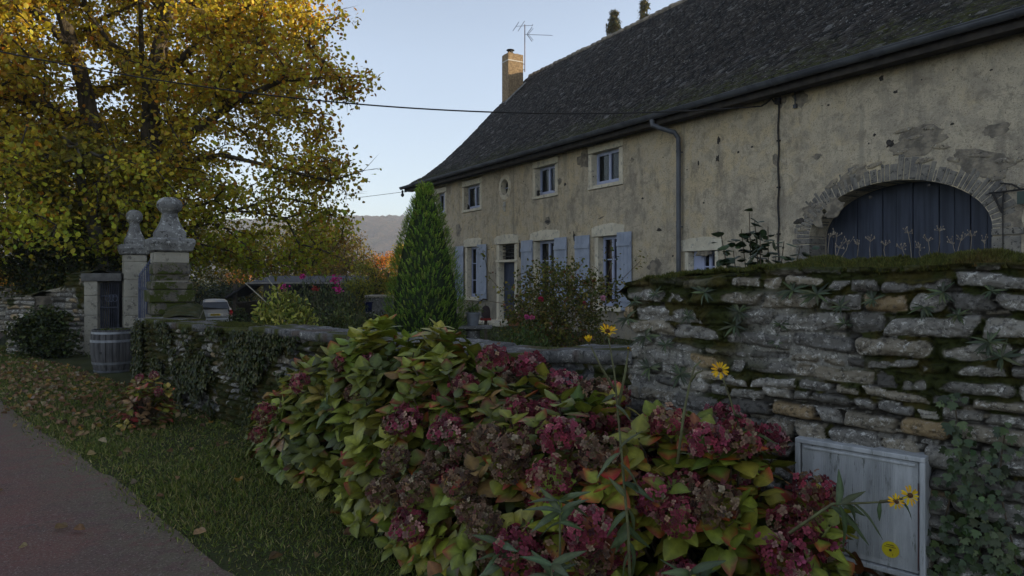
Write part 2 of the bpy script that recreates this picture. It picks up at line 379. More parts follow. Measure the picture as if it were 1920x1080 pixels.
# gutter, fascia, soffit
def ez(s): return 5.43 - 0.0095 * s
mb = MB(); ss = np.arange(-.4, HLEN, 0.5); nn_ = 10; Vg = []; Fg = []
for s in ss:
    for k in range(nn_):
        a = math.pi * k / (nn_ - 1); Vg.append(HP(s, 0.515 + 0.085 * math.cos(a), ez(s) + .005 - 0.095 * math.sin(a)))
for s in ss:
    for k in range(nn_):
        a = math.pi * k / (nn_ - 1); Vg.append(HP(s, 0.515 + 0.08 * math.cos(a), ez(s) + .005 - 0.088 * math.sin(a)))
L0 = len(ss) * nn_
for i in range(len(ss) - 1):
    for k in range(nn_ - 1):
        q = (i * nn_ + k, (i + 1) * nn_ + k, (i + 1) * nn_ + k + 1, i * nn_ + k + 1); Fg += [q, tuple(x + L0 for x in q[::-1])]
mb.add(Vg, Fg)
mb.tube([HP(s, 0.602, ez(s) + .008) for s in ss], 0.012, 6); mb.tube([HP(s, 0.428, ez(s) + .008) for s in ss], 0.008, 5)
for s in np.arange(1.2, HLEN, 2.0):
    mb.tube([HP(s, 0.515 + 0.09 * math.cos(a), ez(s) + .003 - 0.1 * math.sin(a)) for a in np.linspace(0, math.pi, 9)], 0.008, 5)
mb.tube([HP(-.4, .515, ez(0) - .02), HP(-.39, .515, ez(0) - .02)], .075, 10)
gut = mb.make("gutter", M_zinc, house, smooth=False)
mb = MB()
P8 = lambda s, z0, z1, n0, n1: [HP(s, n0, z0), HP(s, n1, z0), HP(s, n1, z1), HP(s, n0, z1)]
for (za, zb, n0, n1) in ((-.20, -.02, .36, .40), (-.17, -.13, .03, .37)):
    a = P8(-.3, ez(-.3) + za, ez(-.3) + zb, n0, n1); b = P8(HLEN, ez(HLEN) + za, ez(HLEN) + zb, n0, n1)
    mb.add(a + b, [(0, 1, 2, 3), (7, 6, 5, 4), (0, 4, 5, 1), (1, 5, 6, 2), (2, 6, 7, 3), (3, 7, 4, 0)])
mb.make("fascia_board", simple("dark_wood", (0.06, 0.05, 0.042), (0.035, 0.03, 0.027), 6, bump=.4), house)
# downpipe
sp_ = hs(1280); mb = MB()
mb.tube([HP(sp_ - .45, .515, ez(sp_) - .09), HP(sp_ - .42, .515, ez(sp_) - .22), HP(sp_ - .28, .42, ez(sp_) - .30), HP(sp_ - .05, .2, ez(sp_) - .42), HP(sp_, .13, ez(sp_) - .55), HP(sp_, .12, ez(sp_) - .75), HP(sp_, .12, 0.1)], 0.055, 12)
for z in (4.4, 2.7, 1.2): mb.tube([HP(sp_, .12, z), HP(sp_, .12, z + .05)], 0.063, 12); hbox(mb, sp_ - .012, sp_ + .012, -.02, .1, z, z + .03)
mb.tube([HP(sp_, .12, 2.72), HP(sp_, .12, 2.84)], .06, 12)
mb.make("downpipe", M_zinc, house, smooth=False)

# --- windows
def surround(s0, s1, z0, z1, lint=None, sill=0.08, jw=0.15, arch=False):
    mb = MB(); a, b = 0.014, -0.30
    rr = rs.rand(8)
    hbox(mb, s0 - jw, s0 - .002, b, a, z0 - .002, z1 - .02); hbox(mb, s1 + .002, s1 + jw, b, a, z0 - .002, z1 - .02)
    hbox(mb, s0 - jw - .02, s1 + jw + .02, b, a + .01 + (0.05 if sill > .09 else 0), z0 - .02 - sill, z0 - .004)
    if not arch: hbox(mb, s0 - jw - .01, s1 + jw + .01, b, a + .006, z1, z1 + .20)
    else:       # rough cambered lintel stone
        k = 9; x = np.linspace(s0 - jw - .12, s1 + jw + .12, k)
        top = z1 + .23 + .085 * (1 - ((x - x.mean()) / (x[-1] - x.mean())) ** 2) + .012 * rs.randn(k)
        ring = [(x[0] + .02, z1)] + [(x[-1] - .02, z1)] + list(zip(x[::-1], top[::-1]))
        P0 = [HP(u, a + .02, z) for u, z in ring]; P1 = [HP(u, b, z) for u, z in ring]; m = len(ring)
        mb.add(P0 + P1, [tuple(range(m)), tuple(range(m, 2 * m))[::-1]] + [(i, i + m, (i + 1) % m + m, (i + 1) % m) for i in range(m)])
    return mb
def casement(s0, s1, z0, z1, par, rows, cols=2, curt=M_curt, n=-.20, orange=False):
    fr = MB(); t = .045
    hbox(fr, s0, s1, n - .03, n + .03, z1 - t, z1 - .001); hbox(fr, s0, s1, n - .03, n + .03, z0 + .001, z0 + t * 1.3)
    hbox(fr, s0, s0 + t, n - .029, n + .029, z0 + t, z1 - t); hbox(fr, s1 - t, s1, n - .029, n + .029, z0 + t, z1 - t)
    w = (s1 - s0 - 2 * t) / cols; g = []
    for i in range(cols):
        a = s0 + t + i * w; b = a + w; e = .04
        for (x0, x1, y0, y1) in ((a, a + e, z0 + t, z1 - t), (b - e, b, z0 + t, z1 - t)): hbox(fr, x0 + .001, x1 - .001, n - .015, n + .042, y0, y1)
        hbox(fr, a + e, b - e, n - .014, n + .040, z0 + t * 1.3, z0 + t * 1.3 + e * 1.3); hbox(fr, a + e, b - e, n - .014, n + .040, z1 - t - e, z1 - t)
        for r in range(1, rows):
            zz = z0 + (z1 - z0) * r / rows; hbox(fr, a + e, b - e, n - .012, n + .03, zz - .014, zz + .014)
        g.append((a + e, b - e))
    f = fr.make("window_frame", M_paint, par)
    gm = MB()
    for a, b in g: hbox(gm, a, b, n - .006, n - .002, z0 + t, z1 - t)
    gm.make("pane", M_glass, par)
    return g
def curtains(g, z0, z1, par, mats, n=-.30):
    for i, ((a, b), m) in enumerate(zip(g, mats)):
        if m is None: continue
        k = 24; x = np.linspace(a - .04, b + .04, k); V = []
        for z in (z0, z1):
            for j in range(k): V.append(HP(x[j], n + .018 * math.sin(j * 1.9) + .01 * math.sin(j * 3.1), z))
        V += [v - HN * .006 for v in V]
        F = [(j, j + 1, j + 1 + k, j + k) for j in range(k - 1)] + [(2 * k + j, 3 * k + j, 3 * k + j + 1, 2 * k + j + 1) for j in range(k - 1)]
        mk("curtain", V, F, m, par, smooth=True)
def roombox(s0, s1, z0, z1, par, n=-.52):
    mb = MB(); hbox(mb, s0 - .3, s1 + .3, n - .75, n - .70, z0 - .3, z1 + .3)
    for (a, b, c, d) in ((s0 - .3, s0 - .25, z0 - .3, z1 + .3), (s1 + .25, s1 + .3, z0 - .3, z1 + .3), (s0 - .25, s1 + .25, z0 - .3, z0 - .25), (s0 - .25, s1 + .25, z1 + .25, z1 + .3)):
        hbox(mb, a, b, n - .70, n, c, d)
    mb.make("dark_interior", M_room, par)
def wroot(s0, s1, z0, nm="window"):     # the window's own stone surround mesh is the part; frame, pane, curtain are its sub-parts
    return nm
def shutter(s0, s1, z0, z1, hinge):
    mb = MB(); n0, n1 = .035, .065; k = 4; w = (s1 - s0) / k
    for i in range(k): hbox(mb, s0 + i * w + .003, s0 + (i + 1) * w - .003, n0, n1, z0, z1)
    hbox(mb, s0 + .001, s1 - .001, n0 + .004, n1 - .006, z0 + .002, z1 - .002)
    for zz in (z0 + .28, z1 - .30): hbox(mb, s0 + .008, s1 - .008, n1, n1 + .026, zz - .055, zz + .055)
    mb.make("shutter", M_shut, house, bev=.002).children
for i, (s0, s1, z0, z1, k) in enumerate(wins):
    gr = k == 'gr'
    sur = surround(s0, s1, z0, z1, arch=gr, sill=.10 if gr else .08).make("window", M_surround, house, bev=.008)
    g = casement(s0, s1, z0, z1, sur, 3 if gr else 1)
    roombox(s0, s1, z0, z1, sur)
    if i == 6: curtains(g, z0, z1, sur, (M_curto, None))
    elif gr: curtains(g, z0, z1, sur, (M_curt, M_curt))
    else: curtains([(g[0][0], g[0][1])], z0, z1, sur, (M_curt,))
for (a, b, w) in ((856, 871, 0), (897, 914, 0), (980, 1001, 0), (1042, 1065, 0), (1081, 1108, 0), (1160, 1187, 0)):
    shutter(hs(a), hs(b), 0.72, 2.71, 0)
# small low window behind the garden wall
s0, s1, z0, z1 = smw
sur = surround(s0, s1, z0, z1, jw=.1, arch=True).make("window", M_surround, house, bev=.008)
g = casement(s0 + .25, s1 - .02, z0, z1, sur, 2); hb = MB(); hbox(hb, s0, s0 + .25, -.24, -.17, z0, z1); hb.make("side_panel", M_paint, sur); roombox(s0, s1, z0, z1, sur)
# oculus
mb = MB(); k = 32
for (ra, rb, n0, n1) in ((.27, .335, -.3, .03), (.335, .41, -.3, .012)):
    V = []; 
    for r, n in ((ra, n0), (ra, n1), (rb, n1), (rb, n0)):
        V += [HP(ocu[0] + r * math.cos(a), n, ocu[1] + r * math.sin(a)) for a in np.linspace(0, 2 * math.pi, k, endpoint=False)]
    mb.add(V, [(q * k + i, q * k + (i + 1) % k, ((q + 1) % 4) * k + (i + 1) % k, ((q + 1) % 4) * k + i) for q in range(4) for i in range(k)])
oc = mb.make("round_window", M_surround, house)
mb = MB(); hbox(mb, ocu[0] - .3, ocu[0] + .3, -.18, -.175, ocu[1] - .3, ocu[1] + .3); mb.make("pane", M_glass, oc)
mb = MB(); hbox(mb, ocu[0] - .015, ocu[0] + .015, -.17, -.14, ocu[1] - .28, ocu[1] + .28); hbox(mb, ocu[0] - .28, ocu[0] + .28, -.168, -.142, ocu[1] - .015, ocu[1] + .015); mb.make("glazing_bar", M_paint, oc)
roombox(ocu[0] - .2, ocu[0] + .2, ocu[1] - .2, ocu[1] + .2, oc)
# front door with grille transom
s0, s1, z0, z1 = door
mb = surround(s0, s1, z0 + .02, z1, arch=True, jw=.17, sill=.02); hbox(mb, s0 - .18, s1 + .14, -.28, .05, 2.05, 2.13)
hbox(mb, s0 - .35, s1 + .35, -.05, .75, -.05, .10); hbox(mb, s0 - .6, s1 + .5, .75, 1.15, -.3, -.02)
fd = mb.make("front_door", M_surround, house, bev=.01)
mb = MB()
for i in range(5):
    w = (s1 - s0) / 5; hbox(mb, s0 + i * w + .003, s0 + (i + 1) * w - .003, -.24, -.19, z0 + .02, 2.05)
hbox(mb, s0, s1, -.20, -.17, .5, .58); hbox(mb, s0, s1, -.20, -.17, 1.3, 1.38); dl = mb.make("door_leaf", M_door, fd)
mb = MB()
for z in (2.24, 2.36, 2.48, 2.58): hbox(mb, s0, s1, -.16, -.14, z, z + .025)
for k in range(4):
    x = s0 + (s1 - s0) * (k + .5) / 4
    mb.tube([HP(x + .08 * math.cos(a), -.15, 2.21 + .035 * math.sin(a)) for a in np.linspace(0, 6.28, 10)], .008, 5)
mb.make("grille", M_dark, fd); mb = MB(); hbox(mb, s0, s1, -.26, -.25, 2.13, z1); mb.make("pane", M_glass, fd); roombox(s0, s1, 2.1, z1, fd)
# small relief under the oculus
mb = MB()
for (dx, z, r) in ((0, 4.02, .06), (.01, 3.93, .075), (-.01, 3.84, .06), (.02, 3.77, .045)): mb.lathe(HP(ocu[0] + dx, .02, z), [(r * .2, -r), (r * .8, -r * .5), (r, 0), (r * .7, r * .6), (r * .2, r * .9)], 10)
mb.make("wall_relief", simple("white_plaster", (.55, .53, .48), (.4, .38, .34), 10), house, smooth=True)
# --- barn door and arch
mb = MB(); k = 15; w = (ax1 - ax0 + .5) / k
for i in range(k):
    a = ax0 - .1 + i * w; top = 3.35
    if i == 7: hbox(mb, a, a + .05, -.53, -.50, -.1, top); a += .05
    hbox(mb, a + .006, a + w - .006, -.56, -.51 - .012 * (i % 2), -.1, top)
bd = mb.make("barn_door", M_barn, house, bev=.004)
mb = MB(); hbox(mb, ax0 - .5, ax1 + .5, -1.2, -.60, -.2, 3.6); mb.make("dark_interior", M_room, bd)
mb = MB(); n_v = 52; vt = np.cumsum(np.concatenate([[0], .5 + 1.1 * rs.rand(52)])); vt = vt / vt[-1] * math.pi
for i in range(n_v):
    a0, a1 = vt[i], vt[i + 1]; g = .03 * (a1 - a0)
    L = .20 + .22 * rs.rand(); pr = .004 + .010 * rs.rand(); L0 = -.01 + .02 * rs.rand()
    P0 = []
    for n in (-.46, pr):
        for a, l in ((a0 + g, L0), (a1 - g, L0), (a1 - g, L), (a0 + g, L)):
            ex, ez_ = math.cos(a), math.sin(a); nx, nz = ex / AA, ez_ / ARISE; m = math.hypot(nx, nz); l = l * (1 + .04 * rs.randn())
            P0.append(HP(AC + AA * ex + nx / m * l, n, ASP + ARISE * ez_ + nz / m * l))
    mb.hexa(P0)
zz = 0.0
while zz < ASP - .02:
    h = min(.26 + .1 * rs.rand(), ASP - zz)
    for sgn, e in ((-1, ax0), (1, ax1)):
        L = .22 + .2 * rs.rand(); a, b = (e - L, e + .012) if sgn < 0 else (e - .012, e + L)
        hbox(mb, a, b, -.46, .012 + .015 * rs.rand(), zz + .008, zz + h - .008)
    zz += h
mb.make("arch_surround", M_vouss, house, bev=.018)
# --- spalled patches in the render: real, slightly proud / sunken plates
mb = MB(); mb2 = MB(); mb3 = MB()
def blob(mb, s, z, w, h, n, jag=.25, k=22, rough=0.0, seed=0, rot=0):
    ang = np.linspace(0, 2 * math.pi, k, endpoint=False); r = 1 + jag * noise1(np.cos(ang) * 1.7 + seed * 3.3, seed) + jag * noise1(np.sin(ang) * 2.9 + seed, seed + 4)
    r = r * (1 + jag * .9 * noise1(ang * 2.3 + seed * 1.7, seed + 9) * np.sin(ang / 2)); x = r * np.cos(ang) * w / 2; y = r * np.sin(ang) * h / 2; c_, s_ = math.cos(rot), math.sin(rot)
    V = [HP(s, n + rough, z)] + [HP(s + (x[i] * c_ - y[i] * s_) * q, n + (rough if q < .7 else 0), z + (x[i] * s_ + y[i] * c_) * q) for q in (.5, .93) for i in range(k)] + [HP(s + x[i] * c_ - y[i] * s_, -.01, z + x[i] * s_ + y[i] * c_) for i in range(k)]
    F = [(0, 1 + i, 1 + (i + 1) % k) for i in range(k)] + [(1 + j * k + i, 1 + (j + 1) * k + i, 1 + (j + 1) * k + (i + 1) % k, 1 + j * k + (i + 1) % k) for j in range(2) for i in range(k)]
    mb.add(V, F)
for j, (px, py, w, h, rt) in enumerate([(1725, 262, 1.0, .42, .05), (1600, 330, .7, .32, .5), (1850, 305, .8, .42, -.3), (1520, 400, .45, .5, 0), (1027, 415, .36, .22, 0), (905, 500, .25, .8, 0), (1500, 185, .28, .32, .6), (1465, 190, .22, .2, 0), (1455, 300, .12, .26, .2), (1868, 245, .30, .19, .1), (1532, 293, .22, .1, .1), (1050, 340, .2, .22, 0), (1128, 408, .3, .05, .2), (1095, 300, .5, .5, .4), (1320, 470, .5, .2, 0),
                                        (1130, 540, .3, .9, 0), (860, 430, .5, .4, .3), (1230, 500, .45, .5, .2), (1560, 390, .4, .3, .5), (1900, 420, .3, .7, 0), (1185, 300, .15, .12, 0)]):
    blob(mb, hs(px), hz(px, py), w, h, .006, seed=j, rot=rt, k=40, jag=.55)
for j, (px, py, w, h, rt) in enumerate([(1348, 263, .1, .16, 0), (1346, 297, .09, .14, 0), (1310, 305, .05, .1, 0), (1653, 146, .09, .08, 0), (1027, 415, .3, .16, 0), (1235, 431, .17, .08, 0), (1273, 262, .07, .1, 0), (1385, 285, .05, .05, 0), (1670, 268, .18, .12, .7), (1640, 253, .06, .06, 0), (1575, 60, .05, .05, 0), (1680, 172, .08, .05, 0), (1060, 345, .14, .12, 0), (975, 470, .12, .5, 0), (1077, 445, .1, .35, .2), (1500, 415, .25, .12, .1), (1205, 372, .08, .05, 0), (1320, 380, .05, .05, 0), (1460, 245, .05, .06, 0)]):
    blob(mb2, hs(px), hz(px, py), w, h, .004, jag=.5, seed=j + 30, rough=.012, rot=rt)
for j in range(120):       # pock marks scattered over the render
    s = rs.rand() * 24; z = .8 + rs.rand() * 4.3; w = .015 + .04 * rs.rand() ** 2; blob(mb2, s, z, w * 1.4, w, .003, jag=.5, k=9, seed=j, rough=.004)
for j, (px, py, w, h, rt) in enumerate([(1700, 243, .34, .09, .12), (1745, 240, .2, .07, -.1), (1715, 258, .3, .06, .1), (1690, 285, .4, .1, .2), (1765, 275, .3, .08, -.2), (1735, 300, .3, .09, .1), (1790, 300, .25, .1, -.3), (1600, 322, .25, .1, .5), (1640, 310, .25, .08, .2), (1560, 345, .3, .12, .6), (1840, 290, .35, .1, -.2), (1890, 300, .35, .12, -.1), (1870, 330, .25, .14, .2), (1905, 350, .3, .12, 0), (1535, 385, .25, .12, .2), (1505, 430, .25, .1, 0), (1027, 412, .2, .09, 0)]):
    blob(mb3, hs(px), hz(px, py), w, h, .010, jag=.45, seed=j + 70, rough=.004, rot=rt, k=14)
mb.make("bare_mortar", M_rough, house)["kind"] = "stuff"; mb2.make("render_holes", simple("hole_dark", (.07, .06, .05), (.035, .03, .027), 20, bump=.6), house, smooth=False)["kind"] = "stuff"
mb3.make("exposed_stonework", lichen_stone("rubble_in_wall", (.36, .30, .21), (.22, .19, .155), (.44, .41, .34), 6), house, smooth=True)["kind"] = "stuff"
# --- chimney
mb = MB(); hbox(mb, -.3, .3, EAVE - 5.72, EAVE - 4.92, 8.6, 12.02)
for q in ((0.33, -.33, -5.75, -4.89, 11.62, 11.66),): hbox(mb, q[1], q[0], EAVE + q[2], EAVE + q[3], q[4], q[5])
ch = MB(); 
hbox(ch, -.3, .3, EAVE - 5.72, EAVE - 4.92, 8.6, 11.95)
k = 9; gx = np.linspace(-.29, .29, k); gy = np.linspace(EAVE - 5.71, EAVE - 4.93, k); T = rs.rand(k, k)
Vt = [HP(gx[i], gy[j], 11.96 + .09 * T[i, j] * (1 if 0 < i < k - 1 and 0 < j < k - 1 else 0)) for i in range(k) for j in range(k)]
ch.add(Vt, [(i * k + j, i * k + j + 1, (i + 1) * k + j + 1, (i + 1) * k + j) for i in range(k - 1) for j in range(k - 1)])
ch = ch.make("chimney", M_brick, house)
mb = MB(); hbox(mb, -.315, .315, EAVE - 5.735, EAVE - 4.905, 11.60, 11.645); mb.make("mortar_band", simple("pale_mortar", (.6, .56, .5), (.5, .47, .42), 10), ch)
mb = MB().lathe(HP(0, EAVE - 5.2, 12.0), [(.13, 0), (.13, .1), (.10, .1), (.10, .16), (.19, .17), (.18, .2), (.03, .22)], 16); mb.make("chimney_cowl", M_dark, ch)
mb = MB(); mb.tube([HP(.33, EAVE - w, rz(w) + .05) for w in np.linspace(4.75, 5.85, 8)], .045, 6); mb.tube([HP(s, EAVE - 4.87, rz(4.8) + .06) for s in (-.3, .33)], .045, 6)
mb.make("flashing", simple("mortar_flashing", (.3, .29, .27), (.2, .19, .18), 10), ch)
# --- TV antenna on the chimney
am = root("tv_antenna", "rooftop television antenna with two aerials on a thin mast beside the chimney", "antenna", HP(.1, EAVE - 5.95, 11.2))
nx = HP(.1, EAVE - 5.93, 0); m0 = lambda z: np.array((nx[0], nx[1], z))
XV_ = np.array((1.0, 0, 0))
mb = MB().tube([m0(11.25), m0(13.5)], .022, 8); 
for z in (11.35, 11.62): mb.tube([m0(z), m0(z) - XV_ * .22], .018, 6)
mb.make("mast", simple("steel_mast", (.25, .2, .2), (.18, .14, .14), 10, metal=.3), am)
mb = MB(); b0 = m0(13.45) + np.array((-.42, .12, 0)); b1 = m0(13.42) + np.array((.38, -.12, 0)); mb.tube([b0, b1], .009, 6)
for f, L in ((0.0, .55), (.32, .62), (.97, .1)):
    c = b0 + (b1 - b0) * f; dv = np.array((.18, .5, .45)); dv /= np.linalg.norm(dv); mb.tube([c - dv * L, c + dv * L], .012, 6)
mb.make("band_aerial", M_dark, am)
mb = MB(); b0 = m0(13.03) + XV_ * .02; b1 = b0 + np.array((1.27, -.2, -.12)); mb.tube([b0, b1], .009, 6)
for f in np.linspace(.2, 1, 12):
    c = b0 + (b1 - b0) * f; dv = np.array((.12, .6, .3)); dv /= np.linalg.norm(dv); mb.tube([c - dv * .09, c + dv * .09], .008, 5)
for sg in (1, -1): mb.tube([b0 + XV_ * .08, b0 + XV_ * .32 + HZ * .34 * sg], .014, 5); mb.tube([b0 + XV_ * .14, b0 + XV_ * .38 + HZ * .28 * sg], .01, 5)
mb.make("yagi_aerial", M_dark, am)
# --- cables
def sagline(a, b, sag, n=40):
    t = np.linspace(0, 1, n); return [a + (b - a) * u - HZ * sag * 4 * u * (1 - u) for u in t]
aw = HP(hs(1458), .16, hz(1458, 192)); far = at(-900, -150, 11.0)
mb = MB(); mb.tube(sagline(aw - HD * .25 - HZ * .04, far, 1.15, 60), .014, 6)
tag(mb.make("power_cable", M_dark, loc=aw), "thick black power cable sagging across the sky from the left to the barn wall", "cable")
mb = MB(); cps = [aw - HD * .25 - HZ * .04, aw - HD * .12, aw + HZ * .06, aw + HD * .05 - HZ * .02]
mb.tube(cps, .016, 6)
zs = np.linspace(hz(1458, 192), 1.2, 26); mb.tube([HP(hs(1462) + .012 * math.sin(i * 1.3), .03, z) for i, z in enumerate(zs)], .017, 6)
for i in (0, 5, 11, 17, 22): hbox(mb, hs(1462) - .03, hs(1462) + .03, -.01, .05, zs[i] - .015, zs[i] + .015)
hbox(mb, hs(1462) - .04, hs(1462) + .05, -.01, .1, zs[0] - .05, zs[0] + .07)
tag(mb.make("wall_cable", M_dark, loc=HP(hs(1462), 0, 1.2)), "black service cable clipped down the barn wall left of the arch", "cable")
mb = MB(); mb.tube([HP(hs(1493), .03, 5.2), HP(hs(1493), .03, hz(1493, 175)), HP(hs(1493) + .02, .05, hz(1493, 200))], .014, 6); hbox(mb, hs(1493) - .03, hs(1493) + .04, -.01, .05, hz(1493, 203), hz(1493, 196))
mb.make("conduit", M_zinc, house)
mb = MB(); mb.tube(sagline(HP(-.3, .45, 5.25), at(-200, 410, 34), .5, 40), .010, 5)
tag(mb.make("phone_cable", M_dark, loc=HP(-.3, .4, 5.2)), "thin cable running from the far eave corner into the big tree", "cable")
# insulator hanging at the eave corner
mb = MB().lathe(HP(-.25, .5, 5.02), [(.02, .3), (.05, .25), (.05, .2), (.03, .18), (.07, .12), (.07, .05), (.02, 0)][::-1], 10)
mb.make("cable_insulator", M_dark, house)
# iron bracket with sign plate at the right of the arch
s_b = hs(1866); mb = MB(); zt = hz(1866, 362)
mb.tube([HP(s_b - .05, .06, zt), HP(s_b + 1.1, .10, zt + .02)], .014, 6); mb.tube([HP(s_b, .06, zt), HP(s_b + .12, .05, zt - .30)], .016, 6)
mb.tube([HP(s_b + .12, .05, zt - .30), HP(s_b + .14, .05, zt), HP(s_b + .14, .05, zt + .02)], .012, 6)
mb.tube([HP(s_b + .1, .06, zt + .13), HP(s_b + .25, .07, zt + .1), HP(s_b + .36, .08, zt + .02)], .012, 6)
mb.tube([HP(s_b + .12, .03, zt - .3), HP(s_b + .12, .03, 1.2)], .008, 5)
br = root("sign_bracket", "black iron bracket fixed beside the arch at the right edge, carrying a dull green plate", "bracket", HP(s_b, 0, zt))
mb.make("bracket_arm", M_dark, br)
mb = MB(); hbox(mb, s_b + .33, s_b + 1.0, .085, .10, zt - .2, zt - .02); mb.make("green_plate", simple("green_enamel", (.05, .075, .06), (.035, .055, .045), 5, .5), br)
# ================================================================ GROUND, ROAD
def gz(x, y):
    x = np.asarray(x, float); y = np.asarray(y, float)
    return -1.25 * sm(19, 33, y) * sm(4, 11, -x) + 0.03 * np.sin(x * .7) * np.cos(y * .6) * sm(6, 9, np.abs(x) + y)
def gmat():
    t = NT("grassy_soil"); c = t.mix(t.ramp(t.noise(1.3, 6, 0.7), 0.4, 0.6), (0.05, 0.06, 0.022), (0.034, 0.042, 0.016))
    c = t.mix(t.ramp(t.noise(30, 4, 0.7), 0.45, 0.7), c, (0.07, 0.055, 0.03)); t.bump(t.noise(60, 4), 0.8, 0.02); return t.fin(c, 0.95, 0.1)
M_ground = gmat()
xs = np.unique(np.concatenate([np.linspace(-1500, -60, 14), np.linspace(-60, 40, 121), np.linspace(40, 1500, 14)]))
ys = np.unique(np.concatenate([np.linspace(-300, -12, 5), np.linspace(-12, 70, 110), np.linspace(70, 1300, 16)]))
GX, GY = np.meshgrid(xs, ys, indexing='ij'); GZ = gz(GX, GY)
I = np.arange(GX.size).reshape(GX.shape); Q = np.stack([I[:-1, :-1], I[1:, :-1], I[1:, 1:], I[:-1, 1:]], -1).reshape(-1, 4)
mk("ground", np.stack([GX, GY, GZ], -1), Q, M_ground, kind="structure", smooth=True)
# road: right edge polyline (crumbled), width 4.6 m
RE = np.array([(14, -12.1), (9, -7.0), (2.12, 0.0), (-1.5, 3.64), (-3.1, 5.3), (-6.45, 8.6), (-9.9, 12.7), (-13.9, 18.6), (-19.5, 28), (-27, 44), (-60, 90)], float)
rl = np.concatenate([[0], np.cumsum(np.hypot(*np.diff(RE, axis=0).T))]); tt = np.concatenate([np.arange(0, 34, .12), np.arange(34, rl[-1], 1.5)])
rx = np.interp(tt, rl, RE[:, 0]); ry = np.interp(tt, rl, RE[:, 1])
for _ in range(12): rx[1:-1] = (rx[:-2] + 2 * rx[1:-1] + rx[2:]) / 4; ry[1:-1] = (ry[:-2] + 2 * ry[1:-1] + ry[2:]) / 4
tx, ty = np.gradient(rx), np.gradient(ry); tl = np.hypot(tx, ty); lx, ly = -ty / tl * -1, tx / tl * -1    # towards the left-hand verge of the picture
if lx[100] > 0: lx, ly = -lx, -ly
jag = 0.05 * noise1(tt * 1.3, 2) + 0.03 * noise1(tt * 5, 3)
ws = [0, .15, .5, 1.2, 2.3, 3.5, 4.6]; RV = []
for w in ws:
    x = rx + lx * (w + (jag if w < .2 else 0)); y = ry + ly * (w + (jag if w < .2 else 0)); RV.append(np.stack([x, y, gz(x, y) + 0.006 + 0.03 * sm(0, 2.3, w) - 0.03 * sm(2.3, 4.6, w)], -1))
RV = np.array(RV); I = np.arange(RV.shape[0] * RV.shape[1]).reshape(RV.shape[:2]); Q = np.stack([I[:-1, :-1], I[1:, :-1], I[1:, 1:], I[:-1, 1:]], -1).reshape(-1, 4)
def asphalt():
    t = NT("reddish_asphalt"); c = t.mix(t.ramp(t.noise(0.7, 7, 0.7), 0.43, 0.57), (0.165, 0.074, 0.060), (0.125, 0.072, 0.062)); c = t.mix(t.ramp(t.noise(2.6, 7, 0.75, dist=.8), 0.54, 0.62), c, (0.105, 0.068, 0.058))
    ef = t.math('MULTIPLY', t.sep(t.attr())[0], t.math('ADD', t.ramp(t.noise(9, 6, .75), .38, .58), 0.15)); c = t.mix(ef, c, (0.13, 0.105, 0.07))
    c = t.mix(t.ramp(t.noise(75, 5, 0.8), 0.54, 0.64), c, (0.27, 0.21, 0.19)); c = t.mix(t.ramp(t.noise(60, 5, 0.8), 0.54, 0.66), c, (0.045, 0.032, 0.03))
    t.bump(t.noise(190, 3, 0.7), 0.7, 0.008); return t.fin(c, 0.85, 0.25)
mk("road", RV, Q, asphalt(), kind="structure", smooth=True, col=np.repeat(np.interp(ws, [0, .15, .5, 1.2], [1, .9, .35, 0]), RV.shape[1])[:, None] * np.ones(3))

